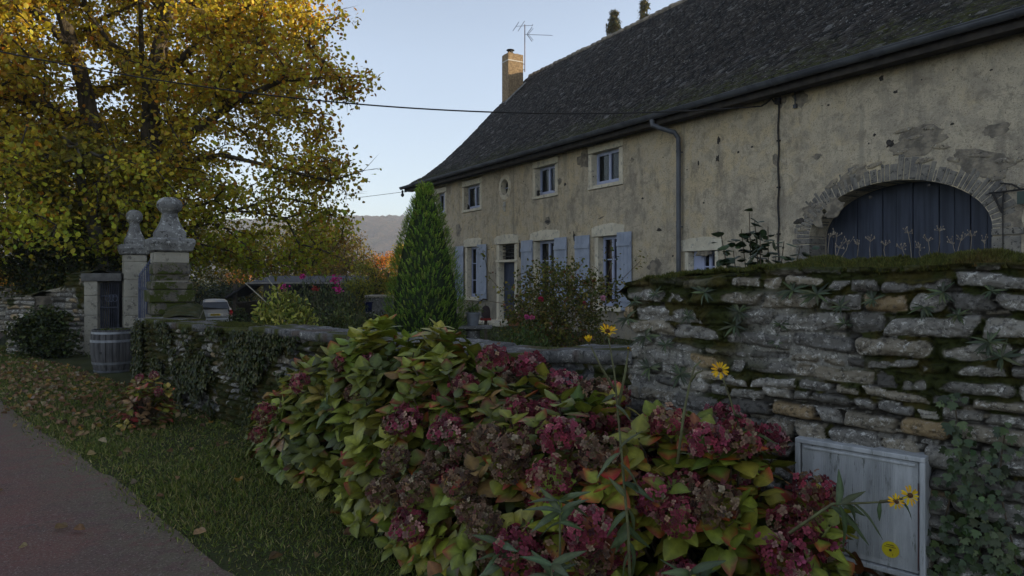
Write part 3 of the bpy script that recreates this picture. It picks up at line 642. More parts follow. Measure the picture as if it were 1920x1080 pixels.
# ================================================================ STONE WALLS (height-field faces)
W0 = np.array((-5.11, 9.37, 0.0)); WD = np.array((0.728, -0.686, 0.0)); WD /= np.linalg.norm(WD); WN = np.array((WD[1], -WD[0], 0.0))
def WP(u, n, z): return W0 + WD * u + WN * n + HZ * z
def wu(px): return (9.37 - 6206.0 / (px + 400.0)) / 0.686
def wz(px, py): return EYE + (HY - py) / FPX * (6206.0 / (px + 400.0))
STONE = np.array([(.215, .20, .175), (.26, .225, .17), (.145, .135, .12), (.29, .21, .115), (.32, .295, .25), (.10, .092, .08)])
def field(U, Z, seed, hc, wc, prot, wts, warp=0.02):
    """stone layout evaluated on a grid: returns height, colour, edge distance"""
    r = np.random.RandomState(seed)
    p = np.stack([U, Z, U * 0], -1)
    u = U + warp * fbm(p * 3.0, 3, seed) + .008 * fbm(p * 14, 2, seed + 1); z = Z + warp * .9 * fbm(p * np.array((2.0, 3.0, 1)), 3, seed + 2) + .006 * fbm(p * 15, 2, seed + 3)
    zb = [-.3]
    while zb[-1] < Z.max() + .2: zb.append(zb[-1] + hc[0] + (hc[1] - hc[0]) * r.rand() ** 1.3)
    zb = np.array(zb); j = np.clip(np.searchsorted(zb, z) - 1, 0, len(zb) - 2)
    H = np.zeros(U.shape); C = np.zeros(U.shape + (3,)); D = np.full(U.shape, -1.0); SG = np.zeros(U.shape)
    for k in range(len(zb) - 1):
        m = j == k
        if not m.any(): continue
        ub = [U.min() - 1 - r.rand()]
        ch = zb[k + 1] - zb[k]
        while ub[-1] < U.max() + 1: ub.append(ub[-1] + np.clip(ch * (1.2 + 3.2 * r.rand() ** 1.5), wc[0], wc[1]))
        ub = np.array(ub); n = len(ub) - 1; i = np.clip(np.searchsorted(ub, u[m]) - 1, 0, n - 1)
        cu, cz = (ub[i] + ub[i + 1]) / 2, (zb[k] + zb[k + 1]) / 2; hu, hz_ = (ub[i + 1] - ub[i]) / 2, ch / 2
        shr = (1 - .13 * r.rand(n))[i]; off = (r.randn(n) * .006)[i]; rot = (r.randn(n) * .06)[i]; sk = r.randn(n)[i]
        du = u[m] - cu; dz = z[m] - cz - off; dz2 = dz + rot * du
        cr = np.minimum(.022, hz_ * .5) * (.5 + r.rand(n))[i]
        qx = np.abs(du + .35 * sk * dz) - (hu - .005 - cr); qz = np.abs(dz2) - (hz_ * shr - .004 - cr)
        sd = np.hypot(np.maximum(qx, 0), np.maximum(qz, 0)) + np.minimum(np.maximum(qx, qz), 0) - cr
        d = -sd; pr = (prot * (.55 + .9 * r.rand(n)))[i]; tl = (r.randn(n) * .10)[i]; tu = (r.randn(n) * .05)[i]
        h = pr * (1 - np.exp(-np.maximum(d, 0) / .007)) + (tl * dz + tu * du) * (d > 0) + .06 * np.minimum(np.maximum(d, 0), .05)
        col = STONE[r.choice(len(STONE), n, p=wts)] * (1 + .14 * r.randn(n, 1)).clip(.6, 1.5)
        H[m] = h; D[m] = d; C[m] = col[i]; SG[m] = (r.rand(n))[i]
    det = fbm(np.stack([U * 7, Z * 17, U * 0 + SG * 9], -1), 5, seed + 5)
    rg = 1 - 2 * np.abs(fbm(np.stack([U * 6 + SG * 5, Z * 26, U * 0 + SG * 4], -1), 4, seed + 6)); H = H + np.where(D > 0, .020 * det + .012 * fbm(p * 34, 4, seed + 8) + .008 * rg, .010 * det)
    q = .011; hf = H / q; fl = np.floor(hf); H = .45 * H + .55 * q * (fl + sm(.25, .75, hf - fl))
    return H, C, D, det
def grid_mesh(us, v_rows, fn):
    U, K = np.meshgrid(us, np.arange(v_rows), indexing='ij'); P, c = fn(U, K)
    I = np.arange(U.size).reshape(U.shape); Q = np.stack([I[:-1, :-1], I[1:, :-1], I[1:, 1:], I[:-1, 1:]], -1).reshape(-1, 4)
    return P.reshape(-1, 3), Q, c.reshape(-1, 3)
def wallmat(name, sp=1.0):
    t = NT(name); c = t.attr(); lum = t.sep(c)[2]
    dk = t.mix(t.ramp(t.noise(34, 6, 0.75), 0.50, 0.62), c, t.mix(1.0, c, (0.42, 0.42, 0.44), 'MULTIPLY'))
    li = t.math('MULTIPLY', t.ramp(t.noise(30, 8, 0.85, dist=.3), 0.535, 0.60), t.ramp(lum, 0.08, 0.16))
    c = t.mix(t.math('MULTIPLY', li, sp), dk, (0.60, 0.575, 0.525))
    t.bump(t.noise(110, 5, 0.75), 0.9, 0.008); return t.fin(c, 0.93, 0.2)
M_wallstone = wallmat("lichened_rubble"); MOSS = np.array((.034, .040, .009)); MOSS2 = np.array((.060, .050, .012))
def moss_col(p, k=0):
    f = sm(-.2, .35, fbm(p * 11, 3, 40 + k))[..., None]; return MOSS * (1 - f) + MOSS2 * f
# ---- tall wall (right)
UT0, UT1 = wu(1180), 16.0
def tall_top(u):
    px = 6206.0 / (9.37 - .686 * np.minimum(u, 13.0)) - 400
    b = np.interp(px, [1150, 1180, 1215, 1350, 1480, 1700, 1920, 2600], [1.48, 1.555, 1.58, 1.61, 1.635, 1.64, 1.645, 1.66])
    return b + .012 * noise1(u * 4.3, 3).reshape(np.shape(u)) + .008 * noise1(u * 15, 4).reshape(np.shape(u))
us = np.concatenate([np.arange(UT0 - .06, 10.35, .005), np.arange(10.36, UT1, .03)]); NR = 330
def f_tall(U, K):
    top = tall_top(U[:, 0])[:, None]; Z = -.05 + (top + .05) * K / (NR - 1)
    H, C, D, det = field(U, Z, 21, (.045, .105), (.09, .46), .038, [.34, .20, .22, .05, .13, .06], .036)
    H2, C2, D2, _ = field(U, Z, 87, (.018, .045), (.03, .12), .02, [.36, .22, .22, .02, .1, .08], .03)
    p = np.stack([U, Z, U * 0], -1)
    # pale mortar, nearly flush, in the lower right; open mossy joints elsewhere
    pm = sm(-.06, .12, fbm(p * 1.4, 3, 9) + .32 * sm(8.2, 9.0, U) + .35 * sm(1.38, 1.15, Z) - .42)
    mort = np.array((.27, .255, .225)) * (1 + .25 * det[..., None]); g2 = sm(.0, .006, D2)[..., None]; dark = np.array((.045, .04, .033)) * (1 - g2) + .75 * C2 * g2; H = np.where(D < .004, np.maximum(H, H2 * .9 - .004), H)
    inn = sm(-.002, .006, D)[..., None]
    mh = .028 + .012 * fbm(p * 9, 3, 77); H = np.where(D < .012, np.maximum(H, mh * pm), H)
    C = C * inn + (1 - inn) * (mort * pm[..., None] + dark * (1 - pm[..., None]))
    sl = np.gradient(H, axis=1)      # ledges: height falling off upward
    mn = fbm(p * np.array((3.2, 4.5, 1)), 4, 15) - .09 + .30 * sm(.95, 1.5, Z) * sm(9.2, 8.2, U) + .16 * sm(1.2, 1.5, Z) - .25 * sm(1.15, .9, Z)
    mn = mn * .75 + .55 * fbm(p * 13, 3, 16); mm = sm(.10, .20, mn + .38 * sm(.012, .0, D) - .16 * sm(.008, .03, D)) * (1 - .85 * pm)
    mm = np.maximum(mm, sm(.035, .005, top - Z + .015 * det))
    C = C * (1 - mm[..., None]) + moss_col(p) * mm[..., None]; H = H + mm * (.014 + .016 * fbm(p * 38, 3, 5))
    # ragged left end: every course breaks off at its own place
    jg = (.10 * fbm(np.stack([Z * 9, Z * 0 + .5, Z * 0], -1), 3, 6) + .04)[0][None, :]
    e = np.clip((U - (UT0 - .06)) / .25, 0, 1); Ue = UT0 - .06 + jg * (1 - e) + (U - UT0 + .06)
    H = H - .10 * (1 - sm(0, .10, U - UT0 + .06))
    return WP_arr(Ue, H, Z), C
def WP_arr(u, n, z): return W0 + WD * u[..., None] + WN * n[..., None] + HZ * z[..., None]
tall = root("tall_stone_wall", "tall lichened rubble garden wall on the right, mossy on top", "wall", WP(UT0, -.25, 0))
V, Q, c = grid_mesh(us, NR, f_tall); mk("stone_face", V, Q, M_wallstone, tall, col=c, smooth=True)
NT_ = 26
def f_ttop(U, K):
    v = K / (NT_ - 1.0); top = tall_top(U[:, 0])[:, None]; p = np.stack([U, v * .5, U * 0 + 2], -1); d = fbm(p * 8, 4, 3)
    n = .03 - v * .53; z = top - .012 + .018 * np.sin(np.pi * v) + .03 * d * np.sin(np.pi * np.clip(v, .0, 1)) - .12 * (v > .97)
    return WP_arr(U, n, z), moss_col(p * 2, 1) * (1 - sm(.1, .3, d)[..., None] * .3) + sm(.25, .4, d)[..., None] * .05
V, Q, c = grid_mesh(us[::2], NT_, f_ttop); mk("mossy_top", V, Q, M_wallstone, tall, col=c, smooth=True)
mb = MB(); mb.box(WP((UT0 + .12 + UT1) / 2, -.26, .75), (UT1 - UT0 - .1, .44, 1.55), (WD, WN, HZ)); mb.make("rubble_core", M_rough, tall)
# ---- low wall (left)
UL1 = UT0 + .05
def low_top(u): return np.interp(u, [0, 3.5, 5.5, 6.9, 8.2], [1.01, 1.06, 1.075, 1.09, 1.165]) + .010 * noise1(u * 1.3, 8).reshape(np.shape(u))
us2 = np.arange(0, UL1, .009); NR2 = 126
def f_low(U, K):
    top = low_top(U[:, 0])[:, None] - .05; Z = -.08 + (top + .08) * K / (NR2 - 1)
    H, C, D, det = field(U, Z, 5, (.05, .11), (.07, .26), .04, [.28, .12, .34, .01, .10, .15], .035)
    p = np.stack([U, Z, U * 0], -1); inn = sm(-.002, .006, D)[..., None]
    C = C * inn + (1 - inn) * np.array((.035, .032, .028))
    pl = sm(.0, .15, fbm(p * 1.1, 3, 31) + .5 * sm(4.6, 5.6, U) - .18)   # smooth mortared stretch near the middle
    H = H * (1 - .6 * pl); C = C * (1 - .55 * pl[..., None]) + .55 * pl[..., None] * np.array((.12, .12, .125)) * (1 + .5 * det[..., None])
    mn = fbm(p * np.array((2.2, 3.0, 1)), 4, 18) + .20 * sm(3.5, 0, U) + .22 * sm(.75, 1.0, Z) + .15 * sm(.35, .0, Z) + .06
    mn = mn * .7 + .5 * fbm(p * 12, 3, 19) + .12 * sm(.01, 0, D); mm = sm(.02, .14, mn) ; C = C * (1 - mm[..., None]) + moss_col(p, 2) * .9 * mm[..., None]; H = H + mm * (.02 + .02 * fbm(p * 26, 3, 5))
    return WP_arr(U, H, Z), C
low = root("low_garden_wall", "low moss and ivy covered garden wall with flat coping running back to the gate pillar", "wall", WP(0, -.2, 0))
V, Q, c = grid_mesh(us2, NR2, f_low); mk("stone_face", V, Q, M_wallstone, low, col=c, smooth=True)
NC = 30; us3 = np.arange(-.03, UL1 + .02, .012)
jt = np.cumsum(np.concatenate([[-.1], .45 + .5 * np.random.RandomState(4).rand(24)]))
def f_cop(U, K):
    k = K; n = np.where(k == 0, -.02, np.where(k == 1, .045, np.where(k == 2, .052, .048 - (k - 3) / (NC - 4.0) * .54)))
    dz = np.where(k <= 1, -.075, np.where(k == 2, -.03, 0.0)); v = np.clip((k - 3) / (NC - 4.0), 0, 1); p = np.stack([U, n, U * 0], -1)
    dj = np.min(np.abs(U[..., None] - jt), -1); si = np.searchsorted(jt, U[:, 0]); tilt = np.random.RandomState(8).randn(40)[si % 40][:, None] * .008
    d = fbm(p * 7, 4, 13); z = low_top(U[:, 0])[:, None] + dz + tilt + .010 * d - .03 * np.exp(-(dj / .012) ** 2) - .02 * (v > .98)
    n = n + .012 * d * (k < 3) - .025 * np.exp(-(dj / .015) ** 2) * (k < 4)
    c = np.array((.13, .125, .12)) * (1 + .6 * d[..., None]); mm = sm(.0, .22, fbm(p * np.array((2.6, 7, 1)), 4, 22) - .02 + .08 * (U < 3.5))[..., None]
    br = sm(.15, .3, fbm(p * 4, 4, 28))[..., None]
    c = c * (1 - mm) + mm * np.array((.062, .066, .012)); c = c * (1 - .6 * br) + .6 * br * np.array((.085, .05, .03)); return WP_arr(U, n, z), c
V, Q, c = grid_mesh(us3, NC, f_cop); mk("coping", V, Q, M_wallstone, low, col=c, smooth=True)
mb = MB(); mb.box(WP(UL1 / 2, -.235, .46), (UL1 - .02, .45, .98), (WD, WN, HZ)); mb.make("rubble_core", M_rough, low)

# ================================================================ GATE: pillars, side gate, left wall
M_pil = lichen_stone("pillar_stone", (.36, .33, .265), (.27, .25, .205), (.44, .41, .35), 2.2, .6, (.16, .145, .12))
M_pilold = lichen_stone("mossy_pillar_stone", (.16, .14, .11), (.10, .09, .075), (.30, .28, .24), 6, .60, moss=.52)
M_fin = lichen_stone("lichened_finial_stone", (.24, .235, .22), (.13, .125, .12), (.46, .455, .43), 3.4, .56, (.07, .065, .06))
P1 = at(318, 517, 10.7); P2 = at(252, 517, 14.2); P1[2] = P2[2] = 0; GD = (P2 - P1) / np.linalg.norm(P2 - P1); GN = np.array((-GD[1], GD[0], 0)); 
def pillar(name, label, P, ax, hw, zb, zs, zt, old_to, seed):
    r = root(name, label, "gate pillar", P, "stone gate pillars"); rr = np.random.RandomState(seed)
    z = 0.0; mb = MB(); mo = MB()
    while z < zs - .02:
        old = z < old_to; h = min((.10 + .10 * rr.rand()) if old else (.34 + .1 * rr.rand()), zs - z); g = .006
        if old: w = hw * (1.30 - .22 * z / max(old_to, .1)) + .022 * rr.randn(); mo.box(P + HZ * (z + h / 2) + ax[0] * .015 * rr.randn(), (2 * w, 2 * w, h - g), ax)
        else: mb.box(P + HZ * (z + h / 2), (2 * hw - .004 * rr.rand(), 2 * hw, h - g), ax)
        z += h
    mb.box(P + HZ * (zs / 2), (2 * hw - .03, 2 * hw - .03, zs - .01), ax)
    mb.make("shaft", M_pil, r, bev=.012)
    if mo.v: mo.make("old_stonework", M_pilold, r, bev=.022)
    s2 = 1.0; mb = MB().lathe(P, [(hw + .0, zs), (hw + .035, zs + .015), (hw + .05, zs + .03), (hw + .05, zs + .045), (hw + .065, zs + .09), (hw + .08, zs + .13), (hw + .08, zs + .19), (hw + .05, zs + .215)], ax=ax, sq=True)
    mb.make("cornice", M_fin, r, bev=.008)
    z0 = zs + .215; H = zt - z0; w = hw
    prof = [(w * .86, 0), (w * .86, .16), (w * .80, .18), (w * .66, .28), (w * .52, .40), (w * .44, .52), (w * .42, .60)]
    mb = MB().lathe(P, [(a, z0 + b * H) for a, b in prof], ax=ax, sq=True)
    ball = [(.40, .59), (.42, .62), (.56, .68), (.64, .75), (.66, .81), (.63, .88), (.52, .94), (.34, .985), (.12, 1.0)]
    n = 22; mb.lathe(P, [(a * w * 1.16, z0 + b * H) for a, b in ball], n, ax=ax)
    o = mb.make("finial", M_fin, r, bev=.01)
    return r
pillar("gate_pillar", "nearer stone gate pillar with a flared finial and ball, mossy rubble at its foot", P1, (GD, GN, HZ), .240, 0, 1.965, 2.83, 1.68, 1)
pillar("gate_pillar", "farther stone gate pillar with a ball finial, beside the small side gate", P2, (GD, GN, HZ), .205, 0, 2.03, 2.97, 0, 2)
# main gate leaf, seen edge on between the pillars
M_gate = simple("blue_grey_iron", (.085, .095, .145), (.055, .062, .10), 12, .5, .2, .002)
mg = root("iron_gate", "blue-grey iron gate of upright bars between the two stone pillars", "gate", P1 + GD * .4)
g0, g1 = P1 + GD * .33 - GN * .05, P2 - GD * .28 - GN * .05; L = np.linalg.norm(g1 - g0)
for i, (a, b) in enumerate(((0.02, .49), (.51, .98))):
    mb = MB()
    for z in (.12, .55, 1.35): mb.box(g0 + GD * L * (a + b) / 2 + HZ * z, (L * (b - a), .03, .05), (GD, GN, HZ))
    n = 8
    for k in range(n):
        q = g0 + GD * L * (a + (b - a) * k / (n - 1)); top = 1.55 + .32 * (1 - abs((a + (b - a) * k / (n - 1)) - .5) * 2) if i == 0 else 1.55 + .32 * (1 - abs((a + (b - a) * k / (n - 1)) - .5) * 2)
        r_ = .022 if k in (0, n - 1) else .011; mb.tube([q + HZ * .08, q + HZ * top], r_, 6); mb.lathe(q + HZ * top, [(.004, 0), (.022, .03), (.004, .10)], 6)
    mb.make("gate_leaf", M_gate, mg)
# side gate between pillar 2 and a stone jamb, under a lintel
J0 = at(176, 517, 14.0); J0[2] = 0; JD = P2 - J0; JD /= np.linalg.norm(JD); JN = np.array((JD[1], -JD[0], 0))
if JN[1] > 0: JN = -JN
JA = (JD, JN, HZ)
sg = root("side_gateway", "stone framed side gateway with a flat lintel left of the far pillar", "gateway", J0)
mb = MB()
for k in range(4): mb.box(J0 + HZ * (.2 + .40 * k), (.24, .40, .396 if k < 3 else .39), JA)
mb.make("jamb", M_pil, sg, bev=.01)
zl = EYE + (HY - 527) / FPX * 14; Lp = np.linalg.norm(P2 - J0)
mb = MB(); mb.box(J0 + JD * (Lp / 2 - .18) + HZ * (zl + .08), (Lp - .02, .46, .16), JA); mb.make("lintel", simple("dark_lintel", (.13, .125, .115), (.08, .075, .07), 8, bump=.6), sg, bev=.01)
ig = root("side_gate", "dark wrought iron side gate with small heart scrolls behind the barrel", "gate", J0 + JD * .5)
mb = MB(); q0, q1 = J0 + JD * .13, P2 - JD * .30; Lg = np.linalg.norm(q1 - q0)
for z in (.08, .95, 1.18): mb.box((q0 + q1) / 2 + HZ * z, (Lg, .02, .03), JA)
for k in range(9): mb.tube([q0 + JD * Lg * k / 8 + HZ * .06, q0 + JD * Lg * k / 8 + HZ * (zl - .05)], .010 if 0 < k < 8 else .018, 6)
mb.make("gate_bars", simple("dark_gate_iron", (.05, .055, .08), (.03, .032, .045), 12, .5, .2, .002), ig)
mb = MB()
for cx_ in (.42, .62, .82):
    c0 = q0 + JD * Lg * cx_ + HZ * 1.17 + JN * .02
    for sgn in (1, -1): mb.tube([c0 + JD * sgn * .05 * math.sin(t) ** 1 * (1.2 - .2 * t) + HZ * (-.10 + .075 * (1 - math.cos(t)) ** 1) for t in np.linspace(0, 2.9, 12)], .005, 5)
mb.make("heart_scrolls", simple("pale_iron", (.15, .165, .22), (.11, .12, .16), 12, .5, .1), ig)
mb = MB(); mb.box((q0 + q1) / 2 - JN * .9 + HZ * .8, (1.6, .06, 1.8), JA); tag(mb.make("gate_backing", simple("backing_dark", (.03, .028, .025), (.018, .017, .016), 5), loc=(q0 + q1) / 2 - JN * .9), "dark sheet added behind the iron side gate for its dark opening", "screen")  # added dark sheet: its colour stands in for the dark opening behind the bars
# wall left of the side gate: runs from the jamb to the left
def rubble_wall(name, label, A, B, topf, seed, du=.018, th=.45, wts=(.22, .30, .10, .08, .25, .05), moss=.0):
    A = np.array(A, float); B = np.array(B, float); L = np.linalg.norm(B - A); d = (B - A) / L; n = np.array((d[1], -d[0], 0))
    if n[1] > 0: n = -n
    r = root(name, label, "wall", tuple((A + B) / 2)); us = np.arange(0, L + du, du); NRr = int(1.7 / du)
    def f(U, K):
        top = topf(U[:, 0] / L)[:, None]; Z = -.1 + (top + .1) * K / (NRr - 1.0); H, C, D, det = field(U, Z, seed, (.07, .14), (.10, .4), .04, list(wts), .03)
        p = np.stack([U, Z, U * 0], -1); inn = sm(-.002, .012, D)[..., None]; C = C * 1.1 * inn + (1 - inn) * np.array((.10, .09, .075))
        mm = sm(.12, .25, fbm(p * 2, 4, seed) + moss + .2 * sm(.15, 0, top - Z))[..., None]; C = C * (1 - mm) + moss_col(p) * mm
        return A + d * U[..., None] + n * H[..., None] + HZ * Z[..., None], C
    V, Q, c = grid_mesh(us, NRr, f); mk("stone_face", V, Q, M_wallstone, r, col=c, smooth=True)
    def ft(U, K):
        v = K / 11.0; top = topf(U[:, 0] / L)[:, None]; p = np.stack([U, v, U * 0], -1); dd = fbm(p * 6, 3, seed)
        return A + d * U[..., None] + n * (.03 - v * (th + .06))[..., None] + HZ * (top + .05 * np.sin(np.pi * v) + .03 * dd * (v > 0) - .2 * (v > .95))[..., None], moss_col(p) + .03 * sm(0, .3, dd)[..., None]
    V, Q, c = grid_mesh(us, 12, ft); mk("mossy_top", V, Q, M_wallstone, r, col=c, smooth=True)
    k = 8; x = np.linspace(0, L, k); tp = topf(x / L) - .04; ring = [(0, -.1)] + list(zip(x, tp)) + [(L, -.1)]
    Pa = [A + d * a - n * .02 + HZ * b for a, b in ring]; Pb = [A + d * a - n * th + HZ * b for a, b in ring]; m = len(ring)
    mk("rubble_core", Pa + Pb, [tuple(range(m)), tuple(range(m, 2 * m))[::-1]] + [(i, i + m, (i + 1) % m + m, (i + 1) % m) for i in range(m)], M_rough, r)
    return r
def g0_(v): v = np.array(v, float); v[2] = 0; return v
rubble_wall("rubble_wall", "crumbling ivy-topped rubble wall between the side gateway and the left edge", g0_(at(168, 517, 13.9)), g0_(at(58, 517, 14.6)),
            lambda t: np.interp(t, [0, .35, .42, 1], [1.66, 1.62, 1.36, 1.20]) + .02 * noise1(np.asarray(t) * 9, 2).reshape(np.shape(t)), 61, moss=-.12)
rubble_wall("rubble_wall", "low buttress of grey rubble at the left end of the crumbling wall", g0_(at(66, 517, 13.9)), g0_(at(16, 517, 14.0)), lambda t: 1.22 - .1 * np.asarray(t), 67, moss=-.2)
rubble_wall("rubble_wall", "distant rubble wall at the far left edge beyond the road bend", g0_(at(36, 517, 19)), g0_(at(-260, 517, 24)), lambda t: 1.25 + 0 * np.asarray(t), 71, moss=-.25)
# return stub tying the low wall to the near pillar
rubble_wall("rubble_wall", "short mossy stub of wall joining the low wall to the near pillar", WP(.25, -.2, 0), P1 - GD * .2, lambda t: 1.0 + .12 * np.asarray(t), 73, moss=.2)
# ================================================================ TREES
M_bark = simple("bark", (0.115, 0.095, 0.068), (0.05, 0.043, 0.032), 5, 0.95, 1.0, 0.04, 18, stretch=(2, 2, .5))
M_barkgrey = simple("grey_bark", (0.14, 0.125, 0.10), (0.07, 0.062, 0.05), 6, 0.95, .8, 0.02, 25)
M_leaf = leafmat("autumn_foliage", 0.48)
M_green = leafmat("green_foliage", 0.30)
M_hleaf = leafmat("broad_glossy_leaves", 0.22, 0.42, 0.35, 60, .8)
def skeleton(nodes, parents, pts, rs, bias=.35):
    """join every twig point to the growing skeleton; returns nodes, parents"""
    N = [np.array(p, float) for p in nodes]; Pn = list(parents); plen = [0.0]
    for i in range(1, len(N)): plen.append(plen[Pn[i]] + np.linalg.norm(N[i] - N[Pn[i]]))
    A = np.zeros((len(N) + 2 * len(pts), 3)); A[:len(N)] = N; n = len(N); L = np.zeros(len(A)); L[:n] = plen
    tips = []
    c = A[:n].mean(0)
    dmin = np.array([np.min(np.linalg.norm(A[:n] - q, axis=1)) for q in pts])
    for q in pts[np.argsort(dmin)]:
        d = np.linalg.norm(A[:n] - q, axis=1); up = np.maximum(0, A[:n, 2] - q[2])
        k = int(np.argmin(d + bias * L[:n] * .3 + .25 * up))
        if d[k] > 1.1:
            mid = (A[k] + q) / 2 + rs.randn(3) * .10 * d[k] * .5; mid[2] += .06 * d[k]
            A[n] = mid; L[n] = L[k] + d[k] / 2; Pn.append(k); k = n; n += 1
        A[n] = q; L[n] = L[k] + np.linalg.norm(A[k] - q); Pn.append(k); tips.append(n); n += 1
    return A[:n], Pn, tips
def limb_mesh(A, Pn, r0, rmin, power=.5, sides=6):
    n = len(A); w = np.zeros(n)
    ch = np.zeros(n, int)
    for i in range(1, n): ch[Pn[i]] += 1
    w[ch == 0] = 1
    for i in range(n - 1, 0, -1): w[Pn[i]] += w[i]
    rad = np.maximum(rmin, r0 * (w / w.max()) ** power)
    V = []; F = []; base = 0
    for i in range(1, n):
        a, b = A[Pn[i]], A[i]; t = b - a; L = np.linalg.norm(t)
        if L < 1e-4: continue
        t /= L; s = sides if rad[i] > .04 else 4 if rad[i] > .012 else 3
        x = np.cross(t, (0.3, 0.2, 1)); x /= np.linalg.norm(x) + 1e-9; y = np.cross(t, x); an = np.arange(s) * 2 * np.pi / s
        ra = min(rad[Pn[i]], rad[i] * 1.5); ring = np.cos(an)[:, None] * x + np.sin(an)[:, None] * y
        V.append(a - t * ra * .3 + ring * ra); V.append(b + ring * rad[i])
        F += [(base + k, base + (k + 1) % s, base + s + (k + 1) % s, base + s + k) for k in range(s)]; base += 2 * s
    return np.concatenate(V), np.array(F), rad
def inside(P, E):
    m = np.zeros(len(P)); 
    for c, r in E: m = np.maximum(m, 1.0 - np.linalg.norm((P - np.array(c)) / np.array(r), axis=1))
    return m
def tree(name, label, cat, trunks, E, ncl, nl, size, cols, seed=0, r0=.3, spread=.32, tmpl=LEAF6, w=None, keep=None, gap=.0, hollow=.75, mat_leaf=None, bark=None, group=None, trans=None, droop=.3, colfn=None, var=.22, bias=.35, twigs=0):
    r = np.random.RandomState(seed); base = np.array(trunks[0][0], float)
    rt = root(name, label, cat, base, group)
    lo = np.min([np.array(c) - np.array(q) for c, q in E], 0); hi = np.max([np.array(c) + np.array(q) for c, q in E], 0)
    pts = np.zeros((0, 3))
    while len(pts) < ncl:
        q = lo + (hi - lo) * r.rand(ncl * 4, 3); m = inside(q, E); p = (m > 0) & ((m < hollow * .6) | (r.rand(len(q)) < .4))
        p &= (fbm(q * .55, 3, seed) > gap - .5)
        if keep is not None: p &= keep(q, r)
        pts = np.concatenate([pts, q[p]])
    pts = pts[:ncl]; nodes = []; par = []
    for tr in trunks:
        for i, q in enumerate(tr):
            if i == 0 and nodes:
                k = int(np.argmin([np.linalg.norm(np.array(q) - np.array(z)) for z in nodes])); nodes.append(q); par.append(k)
            else: nodes.append(q); par.append(len(nodes) - 2 if nodes[:-1] else 0)
    par = [0] + par[1:]
    A, Pn, tips = skeleton(nodes, par, pts, r, bias)
    V, F, rad = limb_mesh(A, Pn, r0, .006 if size < .13 else .009)
    if twigs:
        tb = A[np.repeat(tips, twigs)]; td = (A[np.repeat(tips, twigs)] - A[np.repeat([Pn[t] for t in tips], twigs)]); td = td / (np.linalg.norm(td, axis=1, keepdims=True) + 1e-6) + r.randn(len(tb), 3) * .75 - HZ * .35; td = td / np.linalg.norm(td, axis=1, keepdims=True) * (.28 + .45 * r.rand(len(tb), 1))
        tw = (np.array([(-.5, 0, 0), (.5, 0, 0), (0, 0, .8), (-.5, .5, .06), (.5, .5, .06), (0, .5, .8), (0, 1, 0)]), [np.array([[0, 1, 4, 3], [1, 2, 5, 4], [2, 0, 3, 5]]), np.array([[3, 4, 6], [4, 5, 6], [5, 3, 6]])])
        Lt = np.linalg.norm(td, axis=1); V2, F2, _ = scatter(tw[0] * np.array((1, 1, 1)), tw[1], tb - td * .1, td, r.randn(len(tb), 3), np.stack([.011 + 0 * Lt, Lt, .011 + 0 * Lt], -1))
        F = [F] + [f + len(V) for f in F2]; V = np.concatenate([V, V2])
    mk("trunk_and_branches", V, F, bark or M_bark, rt, smooth=True)
    tp = A[tips]; pa = A[[Pn[t] for t in tips]]; k = len(tp)
    i = np.repeat(np.arange(k), nl); u = r.rand(len(i)) ** .7; seg = tp[i] - pa[i]; sl = np.linalg.norm(seg, axis=1, keepdims=True)
    P = tp[i] - seg / (sl + 1e-6) * np.minimum(sl, .9) * (1 - u)[:, None] + r.randn(len(i), 3).clip(-1.9, 1.9) * np.array((spread, spread, spread * .62))
    D = seg / (sl + 1e-6) * .5 + r.randn(len(i), 3) * .8; D[:, 2] -= droop + .3 * r.rand(len(i)); N = r.randn(len(i), 3) * .6 + np.array((0, 0, 1.0))
    tc = r.rand(k)          # twigs share a tint
    C = pal(r, len(i), cols, w, var) * (.75 + .5 * tc[i])[:, None]
    if colfn is not None: C = colfn(P, C, r)
    V, F, c = scatter(*tmpl, P, D, N, size * (.65 + .6 * r.rand(len(i))), C.clip(.004, 1))
    mk("crown", V, F, mat_leaf or M_leaf, rt, col=c)
    return rt
# ---- the big lime tree behind the gate
E = [((-10.6, 17.8, 8.6), (5.4, 5.0, 7.0)), ((-6.9, 17.2, 8.3), (2.7, 2.4, 2.6)), ((-5.3, 16.6, 6.35), (1.95, 1.4, .62)), ((-4.9, 16.4, 8.75), (1.0, .8, .7)),
     ((-4.75, 16.6, 4.05), (1.25, 1.0, .55)), ((-6.6, 17.2, 4.9), (2.2, 2.2, 2.2)), ((-14.8, 16.5, 6.2), (4.2, 3.8, 5.0)), ((-7.3, 18.4, 3.1), (3.1, 2.5, 2.2)), ((-11.5, 15.2, 3.3), (4.5, 2.2, 1.9)), ((-6.4, 17.6, 3.9), (2.0, 1.8, 1.6))]
def keep_big(q, r):
    px = CX + FPX * q[:, 0] / q[:, 1]; py = HY - FPX * (q[:, 2] - EYE) / q[:, 1]
    k = ~((q[:, 1] < 17.0) & (px > 95) & (px < 300) & (py > -40) & (py < 300) & (r.rand(len(q)) < .93))
    k &= ~((px > 625) & (py > 95) & (py < 128)); k &= ~((px > 640) & (py > 205) & (py < 265) & (r.rand(len(q)) < .85))
    k &= ~((px > 590) & (py > 60) & (py < 105) & (r.rand(len(q)) < .6))
    k &= ~((px > 360) & (px < 480) & (py > 180) & (py < 330) & (r.rand(len(q)) < .35))
    return k & (q[:, 2] > 1.75)
def col_big(P, C, r):
    f = sm(5.0, 1.5, P[:, 2] + .6 * r.randn(len(P)))[:, None]; g = np.array((.75, 1.0, .9))
    C = C * (1 - f) + C * g * f
    o = (r.rand(len(P)) < .10 + .25 * sm(-6, -4, P[:, 0]))[:, None]; return np.where(o, C * np.array((.9, .55, .6)), C)
